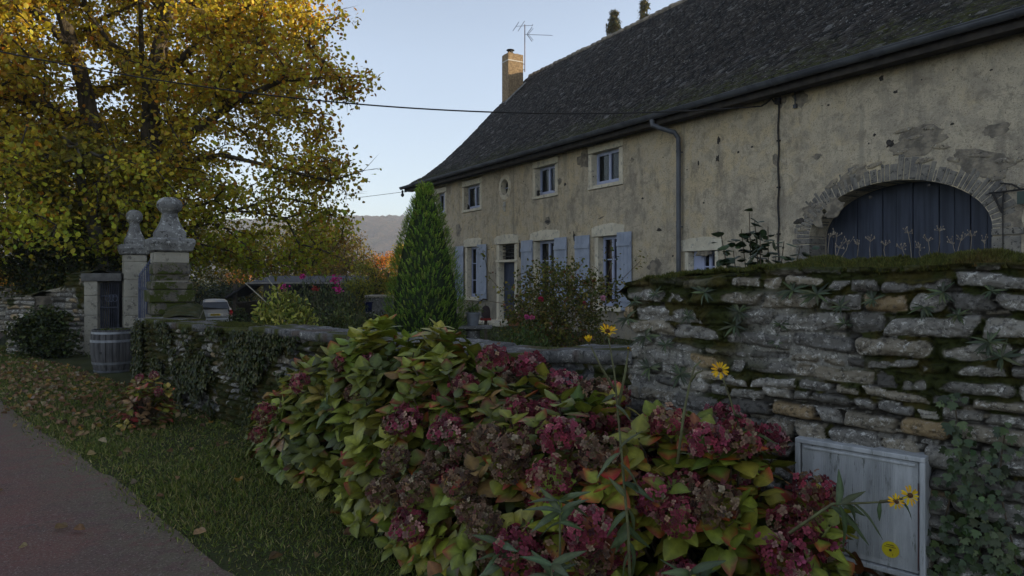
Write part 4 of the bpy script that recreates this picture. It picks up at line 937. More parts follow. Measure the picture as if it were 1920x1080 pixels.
tree("lime_tree", "huge golden autumn lime tree with twin mossy trunks behind the gate pillars", "tree",
     [[(-9.95, 17.7, -.3), (-10.1, 17.7, 1.4), (-10.45, 17.7, 3.0), (-10.75, 17.6, 4.6), (-10.95, 17.5, 6.4), (-11.5, 17.3, 8.6), (-11.9, 17.2, 11), (-12, 17.3, 13.4)],
      [(-9.9, 17.7, 1.6), (-9.6, 17.7, 2.6), (-9.4, 17.7, 4.4), (-9.35, 17.7, 6.4), (-9.0, 17.8, 8.4), (-8.6, 18, 10.5), (-8.4, 18, 13)],
      [(-9.35, 17.7, 3.6), (-8.7, 17.3, 4.5), (-7.9, 17.0, 5.2), (-6.8, 16.8, 5.9), (-5.6, 16.6, 6.35), (-4.2, 16.5, 6.4)],
      [(-9.35, 17.7, 6.2), (-8.4, 17.2, 7.0), (-7.4, 17, 7.8), (-6.2, 16.8, 8.4), (-5.0, 16.6, 8.7)],
      [(-9.4, 17.6, 4.0), (-8.4, 17.1, 4.4), (-7.2, 16.9, 4.6), (-6, 16.7, 4.3), (-4.4, 16.6, 3.9)],
      [(-10.9, 17.4, 5.4), (-11.8, 16.8, 5.9), (-13, 16.4, 6.2), (-15, 16.2, 6.6)], [(-11.2, 17.3, 7.4), (-12.2, 16.8, 8.6), (-13.6, 16.4, 9.6)],
      [(-9.3, 17.5, 5.6), (-9.0, 16.6, 6.8), (-8.6, 15.8, 7.9)], [(-10.5, 17.4, 3.2), (-10.9, 16.4, 3.6), (-11.3, 15.2, 3.7)]],
     E, 2500, 80, .112, [(.70, .56, .05), (.60, .50, .06), (.42, .40, .055), (.68, .46, .045), (.46, .29, .05)], seed=11, r0=.46, w=[.36, .28, .16, .12, .08], keep=keep_big, colfn=col_big, hollow=.85, spread=.27, twigs=4)
def zt_(py, Y): return EYE + (HY - py) / FPX * Y
def bg(name, label, px, Y, wpx, ytop, ybot, cols, seed, ncl=70, nl=45, size=.16, tmpl=LEAF4, cat="tree", dy=1.0, grp=None, r0=.14, mat=None, **k):
    c = at(px, (ytop + ybot) / 2, Y); rx = wpx / 2 / FPX * Y; zt = zt_(ytop, Y); g = float(gz(c[0], Y)); zb = max(zt_(ybot, Y), g - .1); rzz = (zt - zb) / 2
    E = [((c[0], Y, zb + rzz), (rx, max(rx * .8, .4) * dy, rzz)), ((c[0] + rx * .3, Y, zb + rzz * .8), (rx * .75, rx * .6 * dy, rzz * .85)), ((c[0] - rx * .35, Y, zb + rzz * .7), (rx * .7, rx * .6 * dy, rzz * .75))]
    return tree(name, label, cat, [[(c[0], Y, g - .1), (c[0] + .1, Y, zb + rzz * .4), (c[0], Y, zb + rzz)]], E, ncl, nl, size, cols, seed, r0=r0, spread=rx * .14 + .05, tmpl=tmpl, mat_leaf=mat, group=grp, **k)
YEL = [(.66, .48, .035), (.48, .40, .04), (.66, .36, .035)]; OLI = [(.17, .155, .035), (.22, .18, .04), (.13, .13, .03)]; ORA = [(.70, .28, .03), (.64, .20, .03), (.60, .34, .04)]; DKG = [(.045, .06, .02), (.06, .07, .02), (.035, .05, .02)]
bg("round_tree", "rounded olive and russet tree below the hill, left of the cypress", 622, 44, 150, 408, 560, [(.20, .17, .04), (.24, .15, .04), (.30, .24, .035)], 21, 190, 60, .17)
bg("olive_tree", "olive autumn tree standing above the middle of the dark shed roof", 530, 47, 190, 420, 580, OLI + [(.3, .24, .035)], 22, 200, 55, .17)
bg("olive_tree", "dull green tree above the left end of the shed roof and the car", 415, 50, 170, 400, 600, OLI, 23, 200, 50, .18)
bg("orange_tree", "bright orange sunlit tree between the round tree and the cypress", 722, 62, 84, 468, 560, ORA, 24, 110, 60, .18)
bg("orange_tree", "small orange sunlit tree glowing above the left corner of the shed", 446, 60, 60, 500, 570, ORA, 25, 70, 60, .18)
bg("yellow_tree", "tall yellow-green tree half hidden by the left edge of the cypress", 758, 56, 60, 448, 560, YEL + [(.3, .3, .05)], 26, 110, 60, .17)
bg("yellow_tree", "yellow sunlit tree showing over the right part of the shed roof", 602, 54, 90, 462, 560, YEL, 27, 110, 60, .17)
bg("yellow_tree", "orange-yellow tree at the far left edge above the distant wall", -10, 30, 90, 500, 590, YEL + ORA, 28, 70, 60, .14)
bg("yellow_shrub", "yellow-leaved garden shrub left of the cypress above the stone trough", 705, 27, 110, 492, 640, [(.42, .38, .05), (.30, .30, .05), (.20, .22, .04)], 29, 150, 55, .085, cat="shrub")
bg("dark_hedge", "dark evergreen hedge behind the parked car", 400, 43, 160, 528, 640, DKG, 30, 170, 60, .16, cat="hedge", mat=M_green)
bg("dark_hedge", "dark evergreen bushes behind the iron side gate and far pillar", 215, 21, 190, 395, 620, DKG + [(.09, .085, .03)], 31, 230, 60, .12, cat="hedge", mat=M_green)
bg("ivy_bush", "dark ivy bush growing over the crumbling wall at the left", 112, 15.6, 190, 432, 560, DKG + [(.08, .09, .025), (.16, .14, .03)], 32, 170, 80, .075, tmpl=LEAF6, cat="bush", mat=M_green, dy=.7)
bg("olive_tree", "background tree filling the far left behind the lime tree", 40, 36, 330, 250, 620, OLI + [(.3, .22, .04)], 33, 330, 50, .2)
bg("olive_tree", "background tree standing behind the twin lime trunks", 270, 40, 240, 330, 620, OLI + DKG, 34, 220, 50, .2)
tree("young_tree", "slim bare-stemmed young tree leaning beside the side gateway", "tree", [[at(200, 560, 15.5) * np.array((1, 1, 0)), at(192, 500, 15.5), at(180, 440, 15.5), at(165, 385, 15.5), at(152, 340, 15.4), at(150, 290, 15.2)]],
     [(at(160, 330, 15.3), (1.5, 1.2, 1.0))], 60, 40, .13, [(.36, .30, .04), (.24, .23, .04)], seed=41, r0=.15, bark=M_barkgrey)
tree("shade_caster_tree", "broad unseen tree added behind the farmhouse to shade the parked car", "tree", [[(6, 41, 0), (6, 41, 3), (6.2, 41, 6)]], [((6, 40, 5.5), (5.5, 5.5, 4.2))], 260, 40, .3, OLI + YEL, seed=44, r0=.35, tmpl=LEAF4, spread=.6)  # unseen tree added to keep the sun off the parked car
blobs = [("dark_shrub", "dark ivy-like bush sprawling at the foot of the crumbling wall", 84, 13.3, 95, 578, 33)]
for nm, lb, px, Y, w_, yt, sd in blobs: bg(nm, lb, px, Y, w_, yt, 668, DKG + [(.09, .11, .03)], sd + 40, 60, 80, .065, tmpl=LEAF6, cat="shrub", mat=M_green, r0=.04, dy=.6)
# conifers behind the roof
def conifer(label, px, ytop, Y, seed, lean):
    r = np.random.RandomState(seed); top = at(px, ytop, Y); b = np.array((top[0] - lean, Y, 0.0)); H = top[2]
    rt = root("conifer", label, "conifer", b, "conifers behind the farmhouse roof")
    mb = MB().tube([b, b + (top - b) * .5 + np.array((-.2, 0, 0)), top - np.array((lean * .3, 0, 2)), top], [.35, .22, .07, .02], 8); mb.make("trunk", M_bark, rt, smooth=True)
    n = 170; h = 1 - r.rand(n) ** 1.6 * .8; Pc = []; Dc = []; mb = MB()
    for q in h:
        p = b + (top - b) * q + np.array((lean * (q - 1) * .3, 0, 0)); a = r.rand() * 6.28; L = (.25 + 6.5 * (1 - q) ** .8) * (.6 + .5 * r.rand()) * .55
        e = p + np.array((math.cos(a) * L, math.sin(a) * L, -.25 * L + .1)); mb.tube([p, (p + e) / 2 + HZ * .12 * L, e], [.03, .02, .008], 4)
        m = int(40 + 60 * L); t = r.rand(m) ** .7; pts = p + (e - p) * t[:, None] + r.randn(m, 3) * .09; pts[:, 2] -= .25 * r.rand(m) * (.3 + L * .3)
        Pc.append(pts); Dc.append(np.tile(np.array((math.cos(a) * .5, math.sin(a) * .5, -1.0)), (m, 1)) + r.randn(m, 3) * .35)
    mb.make("branches", M_bark, rt); P = np.concatenate(Pc); Dn = np.concatenate(Dc)
    V, F, c = scatter((LEAF4[0] * np.array((.45, 1, 1))), LEAF4[1], P, Dn, r.randn(len(P), 3), .26 * (.6 + .6 * r.rand(len(P))), pal(r, len(P), [(.10, .10, .03), (.16, .12, .03), (.06, .075, .03)]))
    mk("foliage", V, F, M_green, rt, col=c)
conifer("conifer top rising over the roof ridge, the lower one on the left", 1152, 22, 52, 51, .3)
conifer("taller thin conifer top over the roof ridge, right of the other", 1208, 2, 54, 52, -.3)
# ---- cypress
def cypress():
    r = np.random.RandomState(61); c = at(797, 517, 13.0); c[2] = 0; rt = root("cypress", "dense bright green conical cypress standing in front of the farmhouse", "cypress", c)
    Z = [0, .3, 1.0, 1.4, 1.9, 2.3, 2.8, 3.2, 3.42]; RR = [.62, .70, .74, .70, .58, .47, .31, .13, .02]
    prof = lambda z, a: np.interp(z, Z, RR) * (1 + .13 * fbm(np.stack([np.cos(a) * 2.2, np.sin(a) * 2.2, z * 2.6], -1), 4, 4))
    zz = np.linspace(.02, 3.3, 30); aa = np.linspace(0, 2 * np.pi, 28, endpoint=False); ZG, AG = np.meshgrid(zz, aa, indexing='ij'); Rg = prof(ZG, AG) * .80 * (1 + .1 * fbm(np.stack([AG * 3, ZG * 6, AG * 0], -1), 2, 2))
    I = np.arange(ZG.size).reshape(ZG.shape); Q = np.stack([I[:-1], np.roll(I[:-1], -1, 1), np.roll(I[1:], -1, 1), I[1:]], -1).reshape(-1, 4)
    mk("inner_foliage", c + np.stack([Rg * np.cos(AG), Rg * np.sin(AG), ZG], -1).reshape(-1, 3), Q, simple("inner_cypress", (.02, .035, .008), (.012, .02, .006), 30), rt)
    MB().tube([c, c + HZ * 1.0], .07, 8).make("trunk", M_bark, rt)
    ns = 4600; z = 3.38 * (1 - np.sqrt(r.rand(ns)) * 1.0) ** 1.0; z = 3.36 * (1 - r.rand(ns) ** .62); z = np.where(r.rand(ns) < .5, 3.3 * r.rand(ns), z); a = r.rand(ns) * 6.283
    R0 = prof(z, a) * (.84 + .16 * r.rand(ns)); P0 = c + np.stack([R0 * np.cos(a), R0 * np.sin(a), z], -1)
    out = np.stack([np.cos(a), np.sin(a), 0 * a], -1); D0 = out * (.55 + .3 * r.rand(ns))[:, None] + HZ * 1.0 + r.randn(ns, 3) * .22
    k = 11; i = np.repeat(np.arange(ns), k); t = np.tile(np.linspace(0, 1, k), ns); L = (.070 + .045 * r.rand(ns))[i]
    side = np.cross(D0, out)[i]; sg = np.where(np.tile(np.arange(k) % 2, ns), 1, -1)[:, None]
    Dn = D0 / np.linalg.norm(D0, axis=1, keepdims=True); P = P0[i] + Dn[i] * (t * L)[:, None]; D = Dn[i] + sg * side * (.75 - .5 * t)[:, None] + r.randn(len(i), 3) * .15
    N = out[i] + r.randn(len(i), 3) * .35; S = np.stack([.017 + 0 * t, .036 - .012 * t, .02 + 0 * t], -1) * (.8 + .5 * r.rand(len(i)))[:, None]
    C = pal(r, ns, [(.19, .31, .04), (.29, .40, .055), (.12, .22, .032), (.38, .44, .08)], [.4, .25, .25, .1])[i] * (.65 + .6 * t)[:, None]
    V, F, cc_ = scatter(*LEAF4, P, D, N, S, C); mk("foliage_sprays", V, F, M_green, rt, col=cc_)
cypress()
# ---- hill
def hill():
    x = np.linspace(-900, 900, 420); y = np.concatenate([np.linspace(620, 900, 90), np.linspace(910, 1200, 8)]); X, Y = np.meshgrid(x, y, indexing='ij')
    h = 79 * sm(610, 880, Y) * (1 + .05 * np.sin(X / 170 + 1) - .0002 * np.abs(X + 200)); p = np.stack([X / 11, Y / 11, X * 0], -1)
    h = h + 5.5 * np.abs(fbm(p, 3, 2)) * sm(620, 700, Y) + 3.0 * fbm(p * 2.6, 2, 3) * sm(620, 700, Y) - 2
    t = NT("autumn_forest"); c = t.mix(t.ramp(t.noise(.05, 6, .7), .4, .6), (.060, .048, .036), (.03, .036, .028)); c = t.mix(t.ramp(t.noise(.22, 5, .7), .5, .65), c, (.12, .075, .045)); t.bump(t.noise(.5, 5, .7), 1.0, 3.0)
    I = np.arange(X.size).reshape(X.shape); Q = np.stack([I[:-1, :-1], I[1:, :-1], I[1:, 1:], I[:-1, 1:]], -1).reshape(-1, 4)
    mk("hill", np.stack([X, Y, h], -1), Q, t.fin(c, .95, .1), kind="structure")
hill()
# ================================================================ HYDRANGEAS
def leaf_grid(ns=7, curl=.22, fold=.10, droop=.32, wmax=.36):
    """ovate leaf with a sunken midrib, raised side veins, pointed tip; returns verts, faces, tint"""
    V = []; T = []; xs = [-1, -.5, 0, .5, 1]
    for i in range(ns):
        t = i / (ns - 1); w = wmax * (math.sin(math.pi * min(t * .96 + .02, 1)) ** .75) * (1.12 - .35 * t); w = max(w, .008)
        for x in xs:
            z = fold * abs(x) * w * 2 - droop * t * t - curl * (abs(x) ** 3) * w + (.018 * (1 if i % 2 else -1) * (.5 if abs(x) == .5 else 0))
            V.append((x * w * (1 + (.07 if i % 2 else -.03) * abs(x)), t - .06 * abs(x) * (1 if i < ns - 1 else 0), z)); T.append((1.25 if x == 0 else (1.0 if abs(x) == .5 else .82)) * (1 - .16 * (i % 2) * (x != 0)))
    V = np.array(V); n = len(xs); F = np.array([(i * n + j, i * n + j + 1, (i + 1) * n + j + 1, (i + 1) * n + j) for i in range(ns - 1) for j in range(n - 1)])
    T = np.array(T)[:, None] * np.ones(3); tip = np.array([i / (ns - 1) for i in range(ns) for _ in xs]); return V, [F], T, tip
def merge(parts):
    Vs, Fs, Cs, o = [], [], [], 0
    for V, F, c in parts:
        Vs.append(V); Fs += [f + o for f in F]; Cs.append(c); o += len(V)
    return np.concatenate(Vs), Fs, np.concatenate(Cs)
HG_W = [4.25, 4.7, 5.2, 5.8, 6.3, 6.9, 7.3, 7.8, 8.3, 8.8, 9.1, 9.3]
HG_H = [.38, .62, .90, 1.10, 1.22, 1.12, .98, .95, .97, .90, .74, .45]
HG_F = [.50, .60, .68, .76, .84, .95, 1.04, 1.12, 1.12, 1.02, .92, .70]
HG = [(.16, .19, .028), (.23, .25, .034), (.33, .31, .045), (.085, .11, .025), (.34, .31, .055), (.27, .15, .05)]
def hydr_shoots(u0, u1, n, r):
    u = u0 + (u1 - u0) * r.rand(n * 3); ph = -1.15 + 2.75 * r.rand(n * 3); h = np.interp(u, HG_W, HG_H); w = np.interp(u, HG_W, HG_F) / 2
    k = r.rand(n * 3) < np.where(ph < -.4, .45, 1.0); u, ph, h, w = u[k][:n], ph[k][:n], h[k][:n], w[k][:n]
    sh = (.68 + .38 * r.rand(len(u))); lump = 1 + .14 * noise1(u * 3.1 + ph * 2.2, 9)
    n_ = w + .02 + w * 1.02 * np.sin(ph) * sh; z = np.maximum(.06 + .1 * r.rand(len(u)), h * (np.maximum(np.cos(ph), 0.0) ** .7) * sh * lump)
    P = W0 + WD * u[:, None] + WN * n_[:, None] + HZ * z[:, None]
    A = WN * (np.sin(ph) * .8)[:, None] + HZ * (.45 + .6 * np.maximum(np.cos(ph), 0))[:, None] + r.randn(len(u), 3) * .22
    e = np.interp(u, [4.2, 4.8, 8.9, 9.3], [-.8, 0, 0, .8])[:, None]; A = A + WD * e
    return P, A / np.linalg.norm(A, axis=1, keepdims=True), u, n_, z
LT = [leaf_grid(7, .2, .10, .28, .46), leaf_grid(7, .1, .16, .42, .42), leaf_grid(7, .3, .02, .12, .50)]
def shoot_leaves(P, A, r, per, size, cols, w, redtip=.2, var=.18):
    n = len(P); parts = []; i = np.repeat(np.arange(n), per); j = np.tile(np.arange(per), n)
    a0 = r.rand(n) * 6.28; an = a0[i] + (j % 2) * np.pi + (j // 2) * np.pi / 2 + r.randn(len(i)) * .22; lev = (j // 2) / max(1, per // 2)
    X = np.cross(A, np.array((.3, .5, .1))); X /= np.linalg.norm(X, axis=1, keepdims=True); Y = np.cross(A, X)
    rad = X[i] * np.cos(an)[:, None] + Y[i] * np.sin(an)[:, None]; el = (.95 - .95 * lev + .2 * r.randn(len(i)))[:, None]
    D = rad + A[i] * el - HZ * .10; N = A[i] * 1.2 + HZ * .5 - rad * .3 + r.randn(len(i), 3) * .12
    S = size * (.55 + .5 * lev + .25 * r.rand(len(i))); pos = P[i] - A[i] * (.11 * lev * (size / .12))[:, None] + rad * .012
    C = pal(r, n, cols, w, var)[i] * (1 + .13 * r.randn(len(i), 1)); ti = r.randint(0, 3, len(i)); red = r.rand(len(i)) < redtip
    for k in range(3):
        for rd in (0, 1):
            m = (ti == k) & (red == rd)
            if not m.any(): continue
            V, F, T, tip = LT[k]; TC = T.copy()
            if rd: f = sm(.55, 1.0, tip + .25 * np.abs(V[:, 0]) / .36)[:, None]; TC = T * (1 - f) + T * f * np.array((1.5, .30, .7))
            parts.append(scatter(V, F, pos[m], D[m], N[m], S[m], C[m].clip(.01, .8), TC))
    return merge(parts)
def floret_head(r, rad, cols, w, n=120, flat=.82):
    pet = []; F = []; 
    for q in range(4):
        a = q * math.pi / 2; c, s = math.cos(a), math.sin(a); b = len(pet); rot = lambda x, y, z: (x * c - y * s, x * s + y * c, z)
        pet += [rot(0, .02, 0), rot(.24, .28, .05), rot(.16, .52, .0), rot(-.16, .52, 0), rot(-.24, .28, .05)]; F.append((b, b + 1, b + 2, b + 3, b + 4))
    pet = np.array(pet); i = np.arange(n) + .5; th = np.arccos(1 - 1.62 * i / n); ph = i * 2.39996
    U = np.stack([np.sin(th) * np.cos(ph), np.sin(th) * np.sin(ph), np.cos(th)], -1) + r.randn(n, 3) * .05
    P = U * rad * np.array((1, 1, flat)) * (1 + .11 * r.randn(n, 1)); D = r.randn(n, 3); N = U + r.randn(n, 3) * .45
    S = rad * .36 * (.75 + .5 * r.rand(n)); cl = fbm(U * 1.5 + r.rand() * 20, 2)[:, None]
    C = pal(r, n, cols, w, .30) * (1 + .5 * cl); TC = np.tile(np.array([.7, 1.0, 1.25, 1.25, 1.0])[:, None], (4, 3))
    return scatter(pet, [np.array(F)], P, D, N, S, C.clip(.01, .8), TC)
M_petal = leafmat("flower_petals", .25, .6, .15, 120, .7)
PINK = ([(.29, .055, .085), (.21, .038, .06), (.38, .19, .18), (.34, .25, .16), (.14, .03, .04)], [.34, .26, .18, .10, .12])
BURG = ([(.20, .035, .05), (.28, .055, .075), (.13, .03, .035), (.33, .20, .13), (.20, .12, .07)], [.3, .2, .2, .15, .15])
BRWN = ([(.24, .15, .09), (.15, .085, .055), (.33, .24, .16), (.16, .05, .05), (.09, .055, .04)], [.3, .25, .15, .15, .15])
def head_mesh(nm, pl, rad, seed):
    r = np.random.RandomState(seed); V, F, c = floret_head(r, rad, *pl)
    o = mk("flower_head", V, F, M_petal, col=c); me = o.data; me.name = nm; COL.objects.unlink(o); bpy.data.objects.remove(o); return me
HM = {'p': [head_mesh("pink_head", PINK, .086, s) for s in (1, 2, 3)], 'b': [head_mesh("burgundy_head", BURG, .080, s) for s in (4, 5, 6)], 'd': [head_mesh("dried_head", BRWN, .078, s) for s in (7, 8, 9)]}
def add_head(par, pos, axis, kind, r, sc_=1.0, lab=None):
    o = bpy.data.objects.new("flower_head", HM[kind][r.randint(3)]); COL.objects.link(o); o.parent = par; o.location = Vector(np.array(pos) - ORG[par.name])
    q = Vector(axis).to_track_quat('Z', 'Y'); o.rotation_mode = 'QUATERNION'; o.rotation_quaternion = q @ Vector((0, 0, 1)).rotation_difference(Vector((0, 0, 1))); o.scale = (sc_ * (.9 + .2 * r.rand()),) * 3
    if lab: o["label"] = lab
    return o
M_stem = simple("woody_stems", (.10, .07, .045), (.05, .04, .025), 20, .8, .3)
def hydrangea(name, label, u0, u1, nsh, heads, seed, size, cols, w, kinds, redtip, per=8):
    r = np.random.RandomState(seed); uc = (u0 + u1) / 2; rt = root(name, label, "hydrangea", WP(uc, .5, 0))
    P, A, u, n_, z = hydr_shoots(u0, u1, nsh, r)
    V, F, c = shoot_leaves(P, A, r, per, size, cols, w, redtip); 
    P2, A2, u2, n2, z2 = hydr_shoots(u0, u1, nsh // 2, r); P2 = P2 - A2 * .16; V2, F2, c2 = shoot_leaves(P2, A2, r, 6, size * .95, cols, w, redtip)
    V, F, c = merge([(V, F, c), (V2, F2, c2)]); mk("leaves", V, F, M_hleaf, rt, col=c, smooth=True)
    mb = MB()
    for i in range(0, len(P), 2):
        b = WP(uc + (u[i] - uc) * .55, .25 + .45 * (n_[i] - .0) * .5, 0); m = (b * .45 + P[i] * .55) + HZ * (.12 * z[i]); mb.tube([b, m, P[i]], [.009, .006, .004], 5, cap=False)
    mb.make("stems", M_stem, rt)
    k = 0; hp = []
    order = r.permutation(len(P))
    for i in order:
        if k >= heads: break
        q = P[i] + A[i] * .045
        if any(np.linalg.norm(q - h) < .128 for h in hp): continue
        if z[i] < .25 or n_[i] < .1: continue
        kk = kinds(u[i], z[i], r)
        if kk is None: continue
        add_head(rt, q, A[i] + HZ * .4, kk, r, 1.0); hp.append(q); k += 1
    return rt
def kd1(u, z, r): return None
h1 = hydrangea("hydrangea", "broad green-leaved hydrangea against the low wall, few wilting flower heads", 4.25, 6.95, 290, 0, 71, .135, HG, [.30, .27, .16, .14, .08, .05], kd1, .10, per=8)
r_ = np.random.RandomState(5)
def nrm(px, py, Y): return at(px, py, Y)
for px, py, Y, kk, s in ((690, 686, 4.55, 'p', .8), (640, 682, 4.75, 'b', .75), (562, 718, 5.1, 'p', .8), (497, 775, 5.35, 'b', .95), (484, 815, 5.25, 'b', .75), (662, 738, 4.5, 'd', .8), (738, 795, 3.95, 'd', .75), (745, 860, 3.7, 'd', .85)):
    add_head(h1, nrm(px, py, Y), Vector((-.2, -1, .7)), kk, r_, s)
def kd2(u, z, r):
    if u < 7.15 and z > .9: return None
    return r.choice(['d', 'b', 'p'], p=[.55, .35, .10] if z > .55 else [.45, .38, .17])
def kd3(u, z, r): return r.choice(['p', 'b', 'd'], p=[.52, .30, .18] if u > 8.2 else [.25, .38, .37])
hydrangea("hydrangea", "middle hydrangea crowded with brown and burgundy dried flower heads", 6.85, 8.05, 210, 50, 72, .118, HG, [.26, .26, .16, .14, .10, .08], kd2, .22, per=6)
hydrangea("hydrangea", "right-hand hydrangea heaped with crimson pink flower heads beside the grey cabinet", 7.95, 9.22, 205, 54, 73, .112, HG[:2] + [(.26, .26, .035), (.08, .12, .02), (.34, .30, .05), (.28, .10, .04)], [.2, .26, .22, .12, .12, .08], kd3, .35, per=6)
# small hydrangea near the barrel
def small_h():
    r = np.random.RandomState(81); c = at(272, 517, 7.25); c[2] = 0; rt = root("hydrangea", "small hydrangea with yellowing and reddish leaves at the left end of the low wall", "hydrangea", c)
    n = 62; a = r.rand(n) * 6.28; e = np.arccos(1 - r.rand(n)); U = np.stack([np.sin(e) * np.cos(a), np.sin(e) * np.sin(a), np.cos(e)], -1)
    P = c + U * np.array((.36, .30, .52)) * (.6 + .4 * r.rand(n))[:, None] + HZ * .05; A = U * .6 + HZ * .6 + r.randn(n, 3) * .2; A /= np.linalg.norm(A, axis=1, keepdims=True)
    V, F, cc = shoot_leaves(P, A, r, 6, .085, [(.22, .22, .035), (.14, .16, .03), (.30, .17, .08), (.34, .30, .06), (.30, .08, .06)], [.3, .25, .2, .15, .1], .3); mk("leaves", V, F, M_hleaf, rt, col=cc, smooth=True)
    mb = MB()
    for q in P: mb.tube([c + r.randn(3) * np.array((.05, .05, 0)), (c + q) / 2 + HZ * .05, q], [.007, .005, .004], 5)
    mb.make("stems", M_stem, rt)
    for px, py, kk in ((262, 708, 'p'), (288, 703, 'p'), (298, 735, 'p'), (275, 750, 'd')): add_head(rt, at(px, py, 7.05), Vector((0, -1, 1)), kk, r, .45)
small_h()
# ================================================================ YELLOW DAISY-LIKE FLOWERS ON TALL STEMS
M_yel = leafmat("yellow_petals", .25, .5, .2, 90, .85); M_disc = simple("brown_disc", (.10, .045, .012), (.05, .02, .008), 200, .9)
M_gst = simple("green_stem", (.12, .13, .055), (.08, .07, .035), 30, .7, .1)
LANCE = leaf_grid(7, .1, .12, .45, .13)
def daisy(par, pos, axis, R0, r, open_=1.0):
    axis = np.array(axis, float); axis /= np.linalg.norm(axis); x = np.cross(axis, (.2, .1, 1)); x /= np.linalg.norm(x); y = np.cross(axis, x); n = 14
    a = np.arange(n) * 6.283 / n + r.randn(n) * .09; rd = x * np.cos(a)[:, None] + y * np.sin(a)[:, None]
    D = rd * open_ + axis * (1.1 - open_) + axis * .15 * r.randn(n, 1); pet = np.array([(0, 0, 0), (.13, .35, .03), (.14, .75, .0), (.05, 1, -.05), (-.05, .97, -.05), (-.14, .75, 0), (-.13, .35, .03)])
    V, F, c = scatter(pet, [np.array([[0, 1, 2, 3, 4, 5, 6]])], np.array(pos) + rd * R0 * .22, D, np.tile(axis, (n, 1)) - rd * .1, R0 * .82 * (.85 + .25 * r.rand(n)), pal(r, n, [(.80, .52, .015), (.75, .42, .01)], None, .1))
    f = mk("flower", V, F, M_yel, par, col=c)
    mb = MB().lathe(np.array(pos) - axis * .004, [(R0 * .12, 0), (R0 * .26, .004), (R0 * .24, .010), (R0 * .1, .015)], 12, ax=(x, y, axis)); mb.make("flower_disc", M_disc, f)
    mb = MB().lathe(np.array(pos) - axis * .014, [(R0 * .06, 0), (R0 * .24, .008), (R0 * .2, .013)], 8, ax=(x, y, axis)); mb.make("calyx", M_gst, f)
def tall_flower(label, stems, flowers, leaves, seed, name="yellow_flower_plant", cat="flower"):
    r = np.random.RandomState(seed); rt = root(name, label, cat, np.array(stems[0][0])); mb = MB()
    for s in stems: n = len(s); mb.tube(s, list(np.linspace(.0062, .0028, n)), 6)
    mb.make("stem", M_gst, rt, smooth=True)
    for p, ax, R0, op in flowers: daisy(rt, p, ax, R0, r, op)
    if leaves:
        P = np.array([l[0] for l in leaves]); D = np.array([l[1] for l in leaves]); S = np.array([l[2] for l in leaves])
        V, F, c = scatter(LANCE[0], LANCE[1], P, D, np.tile((0, -.5, 1.0), (len(P), 1)) + r.randn(len(P), 3) * .35, S, pal(r, len(P), [(.075, .105, .045), (.10, .13, .055)], None, .15), LANCE[2]); mk("leaves", V, F, M_hleaf, rt, col=c, smooth=True)
    return rt
A_ = lambda x, y, Y: at(x, y, Y)
rr = np.random.RandomState(9)
def lvs(lst, Y): return [(A_(x, y, Y + .02 * rr.randn()), ((dx) / 100.0, .3 * rr.randn(), -dy / 100.0), L) for x, y, dx, dy, L in lst]
tall_flower("tallest yellow daisy plant, one open and one half-open bloom above the pink flower heads",
            [[A_(1185, 1180, 2.45), A_(1178, 1000, 2.45), A_(1168, 880, 2.46), A_(1160, 790, 2.48), A_(1152, 700, 2.5), A_(1141, 634, 2.5)], [A_(1155, 735, 2.5), A_(1128, 690, 2.5), A_(1108, 650, 2.5)], [A_(1160, 760, 2.5), A_(1172, 700, 2.52), A_(1178, 660, 2.52)]],
            [(A_(1139, 622, 2.5), (.1, -.5, 1), .036, .75), (A_(1104, 640, 2.5), (-.2, -.4, 1), .026, .35), (A_(1178, 655, 2.52), (0, -.1, 1), .011, .1)],
            lvs([(1160, 850, -60, 30, .11), (1165, 870, 70, 50, .13), (1170, 905, 80, 20, .12), (1160, 845, 30, -70, .10), (1172, 930, -40, -60, .08), (1175, 950, 60, 60, .12), (1176, 960, -70, 50, .13), (1178, 980, -60, 90, .14), (1178, 985, 50, 90, .11), (1180, 1000, -70, 60, .13), (1182, 1020, 40, 90, .14), (1183, 1030, -60, 90, .14), (1155, 760, 60, 30, .08), (1152, 740, -40, 20, .06)], 2.45), 91)
tall_flower("lone yellow daisy bloom in front of the tall wall, above the right-hand hydrangea",
            [[A_(1400, 880, 2.9), A_(1385, 800, 2.9), A_(1368, 745, 2.9), A_(1352, 700, 2.9)]], [(A_(1350, 694, 2.88), (-.1, -1, .25), .038, 1.0)],
            lvs([(1380, 790, 0, -60, .13), (1385, 800, -30, -50, .10), (1385, 805, 90, -5, .15), (1388, 815, 80, 25, .16), (1378, 790, -50, -10, .05), (1370, 760, 40, 10, .06)], 2.9), 92)
tall_flower("bare bent stem without a bloom beside the lone yellow daisy",
            [[A_(1270, 870, 2.7), A_(1283, 770, 2.72), A_(1292, 725, 2.74), A_(1302, 688, 2.75), A_(1314, 677, 2.76)], [A_(1295, 715, 2.74), A_(1305, 700, 2.74), A_(1318, 695, 2.72)]], [], lvs([(1275, 850, 40, -10, .05)], 2.7), 93, "flower_stem", "stem")
tall_flower("pair of yellow daisies on a dark leafy stem leaning across the grey cabinet",
            [[A_(1480, 1000, 2.45), A_(1560, 945, 2.40), A_(1620, 943, 2.38), A_(1678, 940, 2.36)], [A_(1650, 941, 2.37), A_(1690, 935, 2.35), A_(1706, 929, 2.35)]],
            [(A_(1681, 941, 2.35), (-.3, -1, .2), .027, 1.0), (A_(1706, 929, 2.34), (.2, -1, .3), .034, 1.0)],
            lvs([(1570, 945, 30, -70, .12), (1575, 945, 50, -50, .09), (1580, 948, 90, 15, .10), (1590, 946, 70, 70, .15), (1575, 950, 40, 90, .15), (1600, 944, 95, 55, .13), (1690, 940, 60, 45, .08), (1650, 942, -20, 60, .06), (1560, 950, 60, 30, .16)], 2.4), 94)
